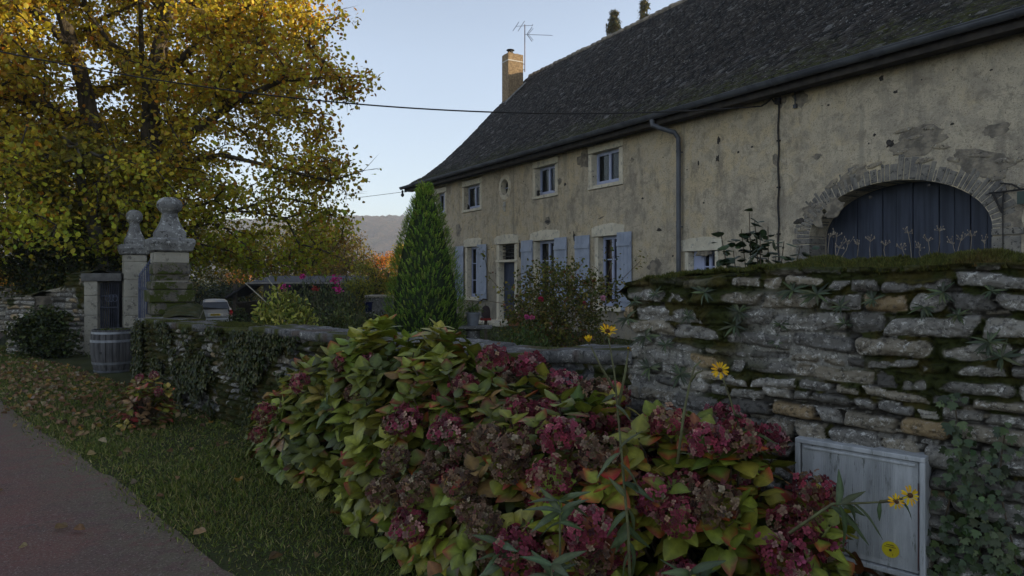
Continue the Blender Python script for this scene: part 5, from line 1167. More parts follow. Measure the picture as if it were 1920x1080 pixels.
for k, (x, y, Y, lab) in enumerate(((1050, 940, 2.55, "leafy lance-leaved shoot without flowers low in the middle hydrangea"), (1035, 1060, 2.4, "lance-leaved shoot at the bottom edge below the middle hydrangea"), (1295, 1075, 2.3, "lance-leaved shoot at the bottom edge right of the tall daisy stem"), (940, 1020, 2.9, "short lance-leaved shoot at the left foot of the middle hydrangea"))):
    tall_flower(lab, [[A_(x, y + 160, Y), A_(x, y, Y)]], [], lvs([(x, y + 20 * (j // 4), 90 * math.cos(j * 2.4), -60 + 22 * (j % 5), .10 + .03 * rr.rand()) for j in range(11)], Y), 95 + k, "leafy_shoot", "shoot")
# ================================================================ ROSE BUSH
def rose():
    r = np.random.RandomState(101); b = at(1045, 517, 9.4); b[2] = 0; rt = root("rose_bush", "large arching rose bush with sparse yellow-green leaves before the front door", "rose bush", b)
    E = [((b[0], 9.4, 1.0), (.74, .65, .85)), ((b[0] - .35, 9.4, 1.15), (.42, .4, .55)), ((b[0] + .42, 9.4, 1.2), (.45, .4, .5)), ((b[0] + .05, 9.3, .55), (.7, .6, .6))]
    lo = b + np.array((-1.1, -.8, .1)); hi = b + np.array((1.1, .8, 1.95)); q = lo + (hi - lo) * r.rand(9000, 3); q = q[inside(q, E) > 0][:620]
    tr = [[b + np.array((.03 * math.cos(k), .03 * math.sin(k), -.05)), b + np.array((.16 * math.cos(k * 1.3), .12 * math.sin(k * 1.3), .45)), b + np.array((.34 * math.cos(k * 1.3), .25 * math.sin(k * 1.3), .95))] for k in range(7)]
    nodes = []; par = []
    for t in tr:
        for i, x in enumerate(t): par.append(len(nodes) - 1 if i else 0); nodes.append(x)
    par[0] = 0; ends = [(918, 520), (905, 470), (1165, 525), (1200, 490), (890, 560), (1150, 480), (940, 545)]
    ex = np.array([at(x, y, 9.4 + .2 * r.randn()) for x, y in ends]); q = np.concatenate([q, ex])
    A, Pn, tips = skeleton(nodes, par, q, r, .6); V, F, rad = limb_mesh(A, Pn, .022, .0045, .45, 5); mk("canes", V, F, simple("rose_canes", (.13, .12, .06), (.10, .06, .04), 10, .8, .2), rt, smooth=True)
    tp = A[tips]; k = 15; i = np.repeat(np.arange(len(tp)), k); P = tp[i] + r.randn(len(i), 3) * .055; ylo = r.rand(len(tp)) * .6 + .6
    V, F, c = scatter(*LEAF6, P, r.randn(len(i), 3) - HZ * .2, HZ + r.randn(len(i), 3) * .7, .042 * (.6 + .7 * r.rand(len(i))), pal(r, len(i), [(.13, .14, .03), (.22, .20, .04), (.09, .11, .03), (.30, .24, .06), (.25, .11, .05)], [.34, .26, .2, .14, .06], .2) * ylo[i][:, None])
    mk("leaves", V, F, M_leaf, rt, col=c)
    for x, y, cl, s in ((1014, 561, (.42, .03, .08), .05), (1131, 559, (.62, .30, .36), .05), (988, 594, (.62, .10, .28), .05), (998, 595, (.62, .14, .26), .045), (1096, 568, (.35, .06, .08), .035)):
        n = 26; U = r.randn(n, 3); U /= np.linalg.norm(U, axis=1, keepdims=True); V, F, c = scatter(LEAF6[0] * np.array((1.5, 1, 1)), LEAF6[1], at(x, y, 8.9) + U * s * .25, U + r.randn(n, 3) * .4, np.cross(U, r.randn(n, 3)), s * .62, pal(r, n, [cl], None, .15)); mk("rose_bloom", V, F, M_petal, rt, col=c)
rose()
# ================================================================ GARDEN SHRUBS AND FLOWERS
def blobshrub(name, label, cat, px, Y, wpx, ytop, cols, seed, n, size, tmpl=LEAF6, zb=0.0, mat=None, w=None, up=.3, depth=.8, parts=()):
    r = np.random.RandomState(seed); c = at(px, 517, Y); c[2] = float(gz(c[0], Y)); rx = wpx / 2 / FPX * Y; zt = zt_(ytop, Y) - c[2]; rt = root(name, label, cat, c)
    U = r.randn(n, 3); U[:, 2] = np.abs(U[:, 2]); U /= np.linalg.norm(U, axis=1, keepdims=True); rad = (.72 + .30 * r.rand(n)) * (1 + .28 * fbm(U * 2.4, 3, seed))
    P = c + U * np.array((rx, rx * depth, zt)) * rad[:, None]; D = U * .5 + HZ * up + r.randn(n, 3) * .6; N = U + r.randn(n, 3) * .5
    V, F, cc = scatter(*tmpl, P, D, N, size * (.6 + .7 * r.rand(n)), pal(r, n, cols, w, .22) * (.75 + .5 * (fbm(U * 5, 2, seed) > 0))[:, None]); mk("foliage", V, F, mat or M_green, rt, col=cc)
    mb = MB()
    for k in range(14): a = k * 2.4; mb.tube([c + np.array((.03 * math.cos(a), .03 * math.sin(a), -.03)), c + np.array((rx * .4 * math.cos(a), rx * .3 * math.sin(a), zt * .4)), c + np.array((rx * .75 * math.cos(a), rx * .6 * math.sin(a), zt * (.55 + .3 * (k % 3) / 3)))], [.015, .01, .005], 5)
    mb.make("stems", M_stem, rt); return rt
VAR = [(.24, .26, .045), (.38, .37, .07), (.12, .16, .035), (.48, .45, .10)]
NARROW = (LEAF6[0] * np.array((.55, 1, 1)), LEAF6[1])
blobshrub("variegated_shrub", "rounded yellow-green variegated shrub just behind the low wall", "shrub", 535, 10.6, 170, 546, VAR, 111, 5200, .075, NARROW, w=[.35, .3, .25, .1])
blobshrub("garden_shrub", "looser dull green shrub right of the variegated one", "shrub", 640, 11.8, 150, 572, [(.10, .12, .035), (.16, .17, .05), (.07, .09, .03)], 112, 3600, .06, NARROW)
blobshrub("garden_shrub", "dark low planting left of the cypress foot", "shrub", 705, 15, 110, 590, DKG + [(.10, .12, .05)], 113, 2600, .06, NARROW)
blobshrub("garden_shrub", "grey-green tall perennials between the pink flowers and the shed", "shrub", 615, 14.5, 190, 528, [(.10, .12, .055), (.07, .09, .04), (.14, .14, .06)], 114, 4200, .085, (LEAF6[0] * np.array((.32, 1, 1)), LEAF6[1]), up=1.2)
blobshrub("garden_shrub", "low green plants behind the coping under the rose bush", "shrub", 985, 8.2, 170, 612, [(.05, .08, .02), (.08, .11, .03)], 115, 3400, .045, NARROW, up=.8)
blobshrub("garden_shrub", "brownish low planting right of the rose bush behind the coping", "shrub", 1130, 7.6, 140, 622, [(.10, .09, .04), (.07, .08, .03), (.14, .09, .05)], 116, 2600, .045, NARROW)
blobshrub("garden_shrub", "low shrub in the gap between the parked car and variegated shrub", "shrub", 448, 15, 60, 578, DKG + [(.12, .15, .05)], 117, 1200, .07, NARROW)
def phlox():
    r = np.random.RandomState(121)
    for px, py, s, lab in ((530, 539, .085, "magenta bloom on a thin stalk above the variegated shrub, leftmost of the magenta ones"), (567, 518, .045, "small magenta bloom between the larger magenta ones"), (629, 524, .10, "upper right magenta bloom cluster near the shed roof edge"), (634, 543, .07, "lower right magenta bloom just under the largest cluster"), (591, 541, .045, "dull red faded bloom between the magenta clusters")):
        Y = 12.6; p = at(px, py, Y); b = np.array((p[0] + .12, Y, 0)); rt = root("garden_flower", lab, "flower", b); MB().tube([b, (b + p) / 2 + np.array((.05, 0, 0)), p], [.008, .006, .004], 5).make("stem", M_gst, rt)
        n = 60; U = r.randn(n, 3); V, F, c = scatter(LEAF6[0] * np.array((1.4, 1, 1)), LEAF6[1], p + U * s * .45, r.randn(n, 3), r.randn(n, 3) + HZ, .035 + 0 * r.rand(n), pal(r, n, [(.60, .03, .25), (.45, .02, .16), (.66, .12, .36)] if s > .05 or px == 567 else [(.3, .05, .04)], None, .15)); mk("bloom", V, F, M_petal, rt, col=c)
        V, F, c = scatter(*NARROW, b + (p - b) * r.rand(26, 1) * .8 + r.randn(26, 3) * .02, r.randn(26, 3) + HZ * .3, r.randn(26, 3) + HZ, .10 + .03 * r.rand(26), pal(r, 26, [(.08, .11, .04)])); mk("leaves", V, F, M_green, rt, col=c)
phlox()
def hollyhock():
    r = np.random.RandomState(131); Y = 6.6; b = at(1425, 517, Y); b[2] = 0; rt = root("fig_sapling", "dark leafy sapling rising behind the tall wall before the barn", "sapling", b); mb = MB(); P = []; D = []
    for x, y in ((1405, 398), (1352, 440), (1440, 425), (1500, 462), (1375, 470), (1425, 440), (1470, 452), (1390, 430), (1415, 412), (1455, 475)):
        p = at(x, y, Y + .15 * r.randn()); m = (b + p) / 2 + r.randn(3) * .04; mb.tube([b + HZ * .3, m, p], [.012, .008, .004], 5); n = 17; t = .55 + .45 * r.rand(n)
        P.append(m + (p - m) * t[:, None] * 1.0 + r.randn(n, 3) * .05); D.append(r.randn(n, 3) * np.array((1, .7, .3)) - HZ * .15)
    mb.make("stems", M_stem, rt); P = np.concatenate(P); D = np.concatenate(D); V, F, T, tip = LT[2]
    V, F, c = scatter(V, F, P, D, HZ + r.randn(len(P), 3) * .3, .085 * (.6 + .8 * r.rand(len(P))), pal(r, len(P), [(.03, .05, .02), (.05, .07, .03)]), T); mk("leaves", V, F, M_hleaf, rt, col=c, smooth=True)
hollyhock()
def drystems():
    r = np.random.RandomState(141); m = simple("dry_stalk", (.30, .25, .19), (.2, .16, .12), 30); 
    for k, (x, y) in enumerate(((1556, 440), (1570, 438), (1592, 452), (1610, 455), (1632, 448), (1660, 455), (1702, 432), (1725, 460), (1740, 448), (1762, 428), (1785, 452), (1803, 446), (1822, 438), (1845, 450), (1690, 462), (1575, 460))):
        Y = 3.55 + .1 * r.rand(); p = at(x, y, Y); b = at(x + 6 * r.randn(), 486, Y); rt = root("dry_flower_stalk", "thin dried flower stalk growing on top of the tall wall before the blue barn door", "dried flower", b, "dried flower stalks on the wall top"); mb = MB()
        mb.tube([b, (b + p) / 2 + r.randn(3) * .006, p], .0016, 4)
        for j in range(9):
            a = r.rand() * 6.28; q = p + np.array((math.cos(a) * .022, math.sin(a) * .02, .012 * r.randn() + .004)); mb.tube([p - HZ * .015, q], .0009, 3, cap=False); mb.lathe(q, [(.0006, -.004), (.0032, 0), (.0012, .005)], 5)
        mb.make("stalk", m, rt)
drystems()
# ================================================================ GRASS, LEAVES, MOSS, IVY
def verge(n, ymin, ymax, r, dens=1.0):
    """random points on the verge between the road edge and the walls"""
    u = -9 + 19 * r.rand(n); m = r.rand(n) ** 1.0 * 4.2 + .02; P = W0 + WD * u[:, None] + WN * m[:, None]; y = P[:, 1]
    edge = np.interp(y, RE[::1, 1], RE[::1, 0]) ; k = (P[:, 0] > edge - .02 + .10 * r.randn(n)) & (y > ymin) & (y < ymax) & (y > .8)
    P = P[k]; return P
def grass():
    r = np.random.RandomState(151); P = verge(420000, 1.5, 19, r); keep = r.rand(len(P)) < np.clip((4.8 / P[:, 1]) ** 1.5, .05, 1); P = P[keep]; P[:, 2] = gz(P[:, 0], P[:, 1])
    pn = fbm(np.stack([P[:, 0] * 1.2, P[:, 1] * 1.2, P[:, 0] * 0], -1), 3, 2); k = r.rand(len(P)) < np.clip(.8 + 1.0 * pn, .25, 1); P = P[k]; pn = pn[k]
    n = len(P); D = r.randn(n, 3) * .55 + HZ * .75; h = (.016 + .026 * r.rand(n)) * (1 + .6 * pn) * (1 + .05 * P[:, 1]); w = .0046 * (1 + .16 * P[:, 1])
    C = pal(r, n, [(.13, .165, .03), (.20, .22, .045), (.08, .11, .025), (.34, .29, .11)], [.36, .28, .2, .16], .25)
    V, F, c = scatter(*BLADE, P, D, r.randn(n, 3), np.stack([w, h, h], -1), C); mk("grass", V, F, M_green, col=c, kind="stuff")
    # garden side lawn: coarse
    n = 40000; P = np.stack([-14 + 20 * r.rand(n), 7 + 26 * r.rand(n) ** 1.2, np.zeros(n)], -1); rel = P - W0; k = ((rel @ WN) < -.7) & (((P - HO) @ HN) > .3); P = P[k]; P[:, 2] = gz(P[:, 0], P[:, 1]); n = len(P)
    V, F, c = scatter(*BLADE, P, r.randn(n, 3) * .5 + HZ, r.randn(n, 3), np.stack([.02 + 0 * P[:, 0], .09 + .06 * r.rand(n), .1 + 0 * P[:, 0]], -1), pal(r, n, [(.07, .09, .02), (.10, .12, .03)])); mk("garden_grass", V, F, M_green, col=c, kind="stuff")
grass()
def litter():
    r = np.random.RandomState(161); P = verge(60000, 2.0, 17, r); P[:, 2] = gz(P[:, 0], P[:, 1]); rel = P - W0; u = rel @ WD
    dn = .035 + .95 * sm(3.6, .2, u) * sm(-8, -1, u) * sm(3.3, 1.4, rel @ WN) ; k = r.rand(len(P)) < dn * .115; P = P[k]; n = len(P); P[:, 2] += .022 + .02 * r.rand(n)
    rd = RE[3] + (RE[6] - RE[3]) * r.rand(22, 1); Q = np.concatenate([rd, np.full((22, 1), .03)], 1) + np.stack([-r.rand(22) ** 2 * 1.5, r.randn(22) * .3, np.zeros(22)], -1); P = np.concatenate([P, Q]); n = len(P)
    V, F, T, tip = leaf_grid(5, -.5, .35, -.25, .42); V, F, c = scatter(V, F, P, r.randn(n, 3) * np.array((1, 1, .18)), HZ + r.randn(n, 3) * .35, (.045 + .03 * r.rand(n)), pal(r, n, [(.36, .22, .11), (.44, .30, .16), (.22, .13, .07), (.48, .30, .07), (.52, .42, .27)], [.3, .25, .25, .1, .1], .2), T)
    mk("fallen_leaves", V, F, M_leaf, col=c, kind="stuff", smooth=True)
litter()
# moss cushions on the wall tops and faces
def moss():
    r = np.random.RandomState(171); tuft = (np.array([(-.5, 0, 0), (.5, 0, 0), (0, 1, 0), (0, 0, -.5), (0, 0, .5), (0, .9, .1)]), [np.array([[0, 1, 2], [3, 4, 5]])])
    n = 60000; u = UT0 + (10.3 - UT0) * r.rand(n); v = r.rand(n) ** 1.0; fb = fbm(np.stack([u * 4, v * 2, u * 0], -1), 3, 3); k = r.rand(n) < sm(-.25, .15, fb); u, v, fb = u[k], v[k], fb[k]; n = len(u)
    hb = np.maximum(0, fbm(np.stack([u * 9, v * 4, u * 0], -1), 2, 7)) * .05; P = W0 + WD * u[:, None] + WN * (.035 - v * .5)[:, None] + HZ * (tall_top(u) - .022 + hb * 1.2 + .035 * np.sin(np.pi * v))[:, None]
    warm = sm(-.1, .3, fbm(np.stack([u * 2.2, v, u * 0], -1), 2, 11))[:, None]; C = pal(r, n, [(.10, .11, .02), (.07, .085, .018), (.15, .14, .03)], None, .25) * (1 - warm) + pal(r, n, [(.17, .09, .03), (.12, .07, .025), (.14, .12, .03)], None, .25) * warm
    a = scatter(tuft[0], tuft[1], P, r.randn(n, 3) * .45 + HZ, r.randn(n, 3), np.stack([.005 + .003 * r.rand(n), .010 + .018 * r.rand(n), .005 + 0 * u], -1), C)
    mk("moss", a[0], a[1], M_green, col=a[2], kind="stuff")
    # low wall: moss and creeping leaves on coping and face
    n = 30000; u = 8.0 * r.rand(n); v = r.rand(n); fb = fbm(np.stack([u * 1.6, v * 1.5, u * 0], -1), 3, 22); k = r.rand(n) < sm(.0, .25, fb); u, v = u[k], v[k]; n = len(u)
    P = W0 + WD * u[:, None] + WN * (.05 - v * .5)[:, None] + HZ * (low_top(u) - .005)[:, None]
    a = scatter(tuft[0], tuft[1], P, r.randn(n, 3) * .5 + HZ, r.randn(n, 3), np.stack([.008 + 0 * u, .008 + .012 * r.rand(n), .008 + 0 * u], -1), pal(r, n, [(.10, .105, .02), (.07, .08, .015), (.13, .13, .03)], None, .25)); mk("coping_moss", a[0], a[1], M_green, col=a[2], kind="stuff")
    n = 60000; u = 7.9 * r.rand(n); z = .02 + 1.02 * r.rand(n); fb = fbm(np.stack([u * 2.4, z * 3, u * 0], -1), 3, 35) + .22 * sm(2.6, 0, u) - .28 * sm(4.2, 5.6, u) + .10; k = r.rand(n) < sm(.02, .3, fb) * .75; u, z = u[k], z[k]; n = len(u)
    P = W0 + WD * u[:, None] + WN * (.06 + .05 * r.rand(n))[:, None] + HZ * z[:, None]; D = WD * r.randn(n)[:, None] * .7 - HZ * (.5 + r.rand(n))[:, None] + WN * (.5 * r.rand(n))[:, None]
    V, F, c = scatter(*LEAF6, P, D, WN + r.randn(n, 3) * .4, .030 + .025 * r.rand(n) ** 2, pal(r, n, [(.045, .06, .018), (.07, .08, .02), (.10, .095, .03), (.035, .045, .015)], None, .25)); mk("creeping_ivy", V, F, M_green, col=c, kind="stuff")
moss()
IVY = (np.array([(0, 0, 0), (.30, .02, 0), (.52, .30, .02), (.28, .42, .04), (.40, .72, .02), (.14, .66, .04), (0, 1, 0), (-.14, .66, .04), (-.40, .72, .02), (-.28, .42, .04), (-.52, .30, .02), (-.30, .02, 0), (0, .4, -.02)]),
       [np.array([[12, 0, 1], [12, 1, 2], [12, 2, 3], [12, 3, 4], [12, 4, 5], [12, 5, 6], [12, 6, 7], [12, 7, 8], [12, 8, 9], [12, 9, 10], [12, 10, 11], [12, 11, 0]])])
def ivy():
    r = np.random.RandomState(181); rt = root("ivy_vine", "ivy climbing the tall wall along the right side of the grey cabinet", "ivy", WP(9.5, .05, 0)); P = []; mb = MB()
    for k in range(5):
        pts = [WP(9.56 + .035 * k + .02 * math.sin(z * 9 + k) + .05 * (1.2 - z) * (k - 2) * .5, .045, z) for z in np.linspace(0, (1.10, .95, .8, .6, 1.0)[k], 12)]; mb.tube(pts, .003, 4)
        for p in pts: m = 9; P.append(p + WD * r.randn(m, 1) * .028 + HZ * r.randn(m, 1) * .03 + WN * (.02 + .03 * r.rand(m, 1)))
    mb.make("vine_stem", M_stem, rt); P = np.concatenate(P); n = len(P)
    V, F, c = scatter(*IVY, P, WD * r.randn(n, 1) * .6 - HZ + WN * .2, WN + r.randn(n, 3) * .35, .024 + .020 * r.rand(n), pal(r, n, [(.05, .08, .03), (.035, .055, .022), (.08, .11, .04)], None, .2)); mk("leaves", V, F, M_hleaf, rt, col=c)
    n = 6500; u = 8.2 + 2.6 * r.rand(n); m = .03 + 1.0 * r.rand(n) ** 1.6; h = .03 + .28 * r.rand(n) * np.exp(-m * 2.5) + .05 * r.rand(n); P = W0 + WD * u[:, None] + WN * m[:, None] + HZ * h[:, None]
    V, F, c = scatter(*IVY, P, r.randn(n, 3) * .8 + WN * .6, HZ + WN * .5 + r.randn(n, 3) * .4, .026 + .020 * r.rand(n), pal(r, n, [(.045, .07, .03), (.03, .05, .02), (.07, .10, .04)], None, .25)); mk("ground_ivy", V, F, M_hleaf, col=c, kind="stuff")
ivy()
# strap-leaved rosettes rooted in the joints of the tall wall
def rosettes():
    r = np.random.RandomState(191); T = leaf_grid(6, .05, .12, .35, .10); metas = []
    for k in range(4):
        n = 16; a = r.rand(n) * 6.28; D = np.stack([np.cos(a), np.sin(a), .25 + .5 * r.rand(n)], -1); V, F, c = scatter(T[0], T[1], D * .004, D, np.tile(HZ, (n, 1)) + r.randn(n, 3) * .2, .042 + .028 * r.rand(n), pal(r, n, [(.07, .09, .045), (.10, .12, .05), (.045, .06, .03)], None, .2), T[2]); metas.append((V, F, c))
    first = {}
    spots = [(1205, 565), (1190, 598), (1243, 552), (1280, 568), (1304, 592), (1335, 548), (1400, 585), (1426, 560), (1392, 610), (1478, 608), (1500, 545), (1560, 598), (1596, 606), (1545, 552), (1650, 562), (1702, 533), (1745, 575), (1780, 548), (1808, 590), (1828, 605), (1470, 640), (1262, 645), (1232, 688), (1300, 655), (1890, 668), (1865, 640), (1870, 545), (1345, 615), (1225, 630), (1590, 575), (1290, 700), (1460, 580)]
    ax = Vector(WN * 1.0 + HZ * .75)
    for k, (x, y) in enumerate([q for i, q in enumerate(spots) if i % 4 != 3]):
        u = wu(x); z = wz(x, y); m = k % 4
        if m not in first:
            o = mk("rosette_plant", metas[m][0], metas[m][1], M_hleaf, col=metas[m][2], smooth=True); first[m] = o
        else: o = first[m].copy(); COL.objects.link(o)
        o.location = Vector(WP(u, .055, z)); o.rotation_mode = 'QUATERNION'; o.rotation_quaternion = ax.to_track_quat('Z', 'Y') @ Vector((1, 0, 0)).rotation_difference(Vector((math.cos(k * 1.9), math.sin(k * 1.9), 0))); s = .55 + .75 * r.rand(); o.scale = (s, s, s)
        tag(o, "small strap-leaved rosette rooted in a mossy joint of the tall stone wall", "wall plant", "rosettes growing in the tall wall")
rosettes()
# ================================================================ CABINET ON THE WALL
XW = (WD, WN, HZ)
def cabinet():
    u0, u1, z0, z1 = wu(1512), wu(1753), .335, .85; uc, zc = (u0 + u1) / 2, (z0 + z1) / 2; n0 = .06
    rt = root("utility_cabinet", "weathered grey plastic meter cabinet set into the tall wall behind the pink flowers", "cabinet", WP(uc, n0, z0))
    m = NT("grey_plastic"); c = m.mix(m.ramp(m.noise(3.0, 5, .65, stretch=(5, 5, .7)), .40, .62), (.44, .45, .46), (.32, .33, .335)); c = m.mix(m.ramp(m.noise(9, 5, .75, stretch=(6, 6, 1)), .56, .70), c, (.13, .14, .12)); c = m.mix(m.ramp(m.noise(5, 6, .7), .60, .72), c, (.52, .53, .54))
    sxn = m.n("ShaderNodeSeparateXYZ"); m.link(m.co, sxn.inputs[0]); m.bump(m.noise(60, 4), .3, .003); M_pl = m.fin(c, .55, .35)
    mb = MB(); t = .022
    for a, b, c_, d in ((u0, u1, z1 - t, z1), (u0, u1, z0, z0 + t), (u0, u0 + t, z0 + t, z1 - t), (u1 - t, u1, z0 + t, z1 - t)): mb.box(WP((a + b) / 2, n0 - .02, (c_ + d) / 2), (b - a, .14, d - c_), XW)
    mb.make("frame", M_pl, rt, bev=.004)
    mb = MB(); a, b, c_, d = u0 + t + .004, u1 - t - .004, z0 + t + .004, z1 - t - .004; mb.box(WP((a + b) / 2, n0 + .022, (c_ + d) / 2), (b - a, .03, d - c_), XW)
    mb.box(WP(uc, n0 + .04, d - .012), (b - a - .02, .012, .014), XW)
    dr = mb.make("door", M_pl, rt, bev=.004)
    mb = MB(); ra, rb = u0 + .115, u1 - .115; k = 34
    for i in range(k): x = ra + (rb - ra) * (i + .5) / k; mb.box(WP(x, n0 + .0385, (c_ + d) / 2 + .0), ((rb - ra) / k * .5, .004, d - c_ - .05), XW)
    mb.make("ribbed_panel", M_pl, dr)
    mb = MB(); mb.box(WP(u1 - t - .002, n0 + .055, zc - .03), (.003, .004, .36), XW); mb.make("seam", simple("red_seam", (.10, .03, .03), (.06, .03, .03), 10), dr)
    # yellow round sticker with its two lines of small print and centre ring (too small to read in the photograph)
    su, sz = wu(1688), wz(1688, 1018); mb = MB().lathe(WP(su, n0 + .041, sz), [(.034, 0), (.034, .0012)], 28, ax=(WD, HZ, WN)); st = mb.make("sticker", simple("yellow_sticker", (.60, .50, .02), (.52, .40, .02), 30, .5, 0), dr)
    mb = MB(); r = np.random.RandomState(2)
    for row, (zz, w) in enumerate(((.019, .028), (.011, .044))):
        x = -w / 2
        while x < w / 2: l = .0015 + .002 * r.rand(); mb.box(WP(su + x, n0 + .0425, sz + zz), (l, .0006, .0042 - .001 * row), XW); x += l + .0012
    mb.lathe(WP(su, n0 + .0423, sz - .002), [(.0055, 0), (.0055, .0006)], 14, ax=(WD, HZ, WN)); mb.box(WP(su + .009, n0 + .0425, sz - .021), (.0016, .0006, .010), XW); mb.make("print", M_dark, st)
cabinet()
# ================================================================ BARREL
def barrel():
    c = at(215, 517, 11.3); c[2] = 0; H = .72; rt = root("wine_barrel", "cut-down grey wooden wine barrel with pale hoops standing before the gateway", "barrel", c)
    R0 = lambda z: .275 + .062 * math.sin(math.pi * (z / H * .80 + .04)) + .02 * z / H; M_w = simple("grey_oak", (.105, .10, .10), (.055, .052, .052), 6, .85, .6, .006, 14, stretch=(4, 4, .4)); n = 22; mb = MB()
    for k in range(n):
        a0, a1 = 6.2832 * k / n + .012, 6.2832 * (k + 1) / n - .012; zs = np.linspace(0, H, 9); V = []
        for z in zs:
            r_ = R0(z); am = (a0 + a1) / 2
            for (a, q) in ((a0, 0), (am, .004), (a1, 0), (a1, -.028), (a0, -.028)): V.append(c + np.array(((r_ + q) * math.cos(a), (r_ + q) * math.sin(a), z)))
        F = [(i * 5 + j, i * 5 + (j + 1) % 5, (i + 1) * 5 + (j + 1) % 5, (i + 1) * 5 + j) for i in range(8) for j in range(5)] + [(4, 3, 2, 1, 0), tuple(40 + j for j in range(5))]; mb.add(V, F)
    st = mb.make("staves", M_w, rt); mh = simple("galvanised_hoop", (.26, .27, .29), (.16, .165, .18), 8, .5, .1, metal=.5)
    for z0, h in ((.655, .035), (.52, .04), (.16, .04), (.03, .035)):
        MB().lathe(c, [(R0(z0) + .006, z0), (R0(z0 + h) + .006, z0 + h), (R0(z0 + h) - .01, z0 + h), (R0(z0) - .01, z0)], 32).make("hoop", mh, rt, smooth=False)
    MB().lathe(c, [(.24, H - .10), (.27, H - .06), (.15, H - .02), (.02, H - .01)], 20).make("soil", simple("soil", (.04, .03, .02), (.02, .018, .012), 30, bump=1), rt)
    MB().lathe(c + np.array((-.02, -R0(.36) - .001, .36)), [(.018, 0), (.02, .01)], 10, ax=(np.array((1, 0, 0)), HZ, np.array((0, -1, 0)))).make("bung_hole", M_dark, rt)
    r = np.random.RandomState(3); n = 260; a = r.rand(n) * 6.28; q = .25 * np.sqrt(r.rand(n)); P = c + np.stack([q * np.cos(a), q * np.sin(a), np.full(n, H - .03)], -1); V, F, cc = scatter(*LEAF6, P, r.randn(n, 3) + HZ * .4, HZ + r.randn(n, 3) * .5, .03 + .02 * r.rand(n), pal(r, n, [(.06, .08, .02), (.10, .10, .03)])); mk("weeds", V, F, M_green, rt, col=cc)
barrel()
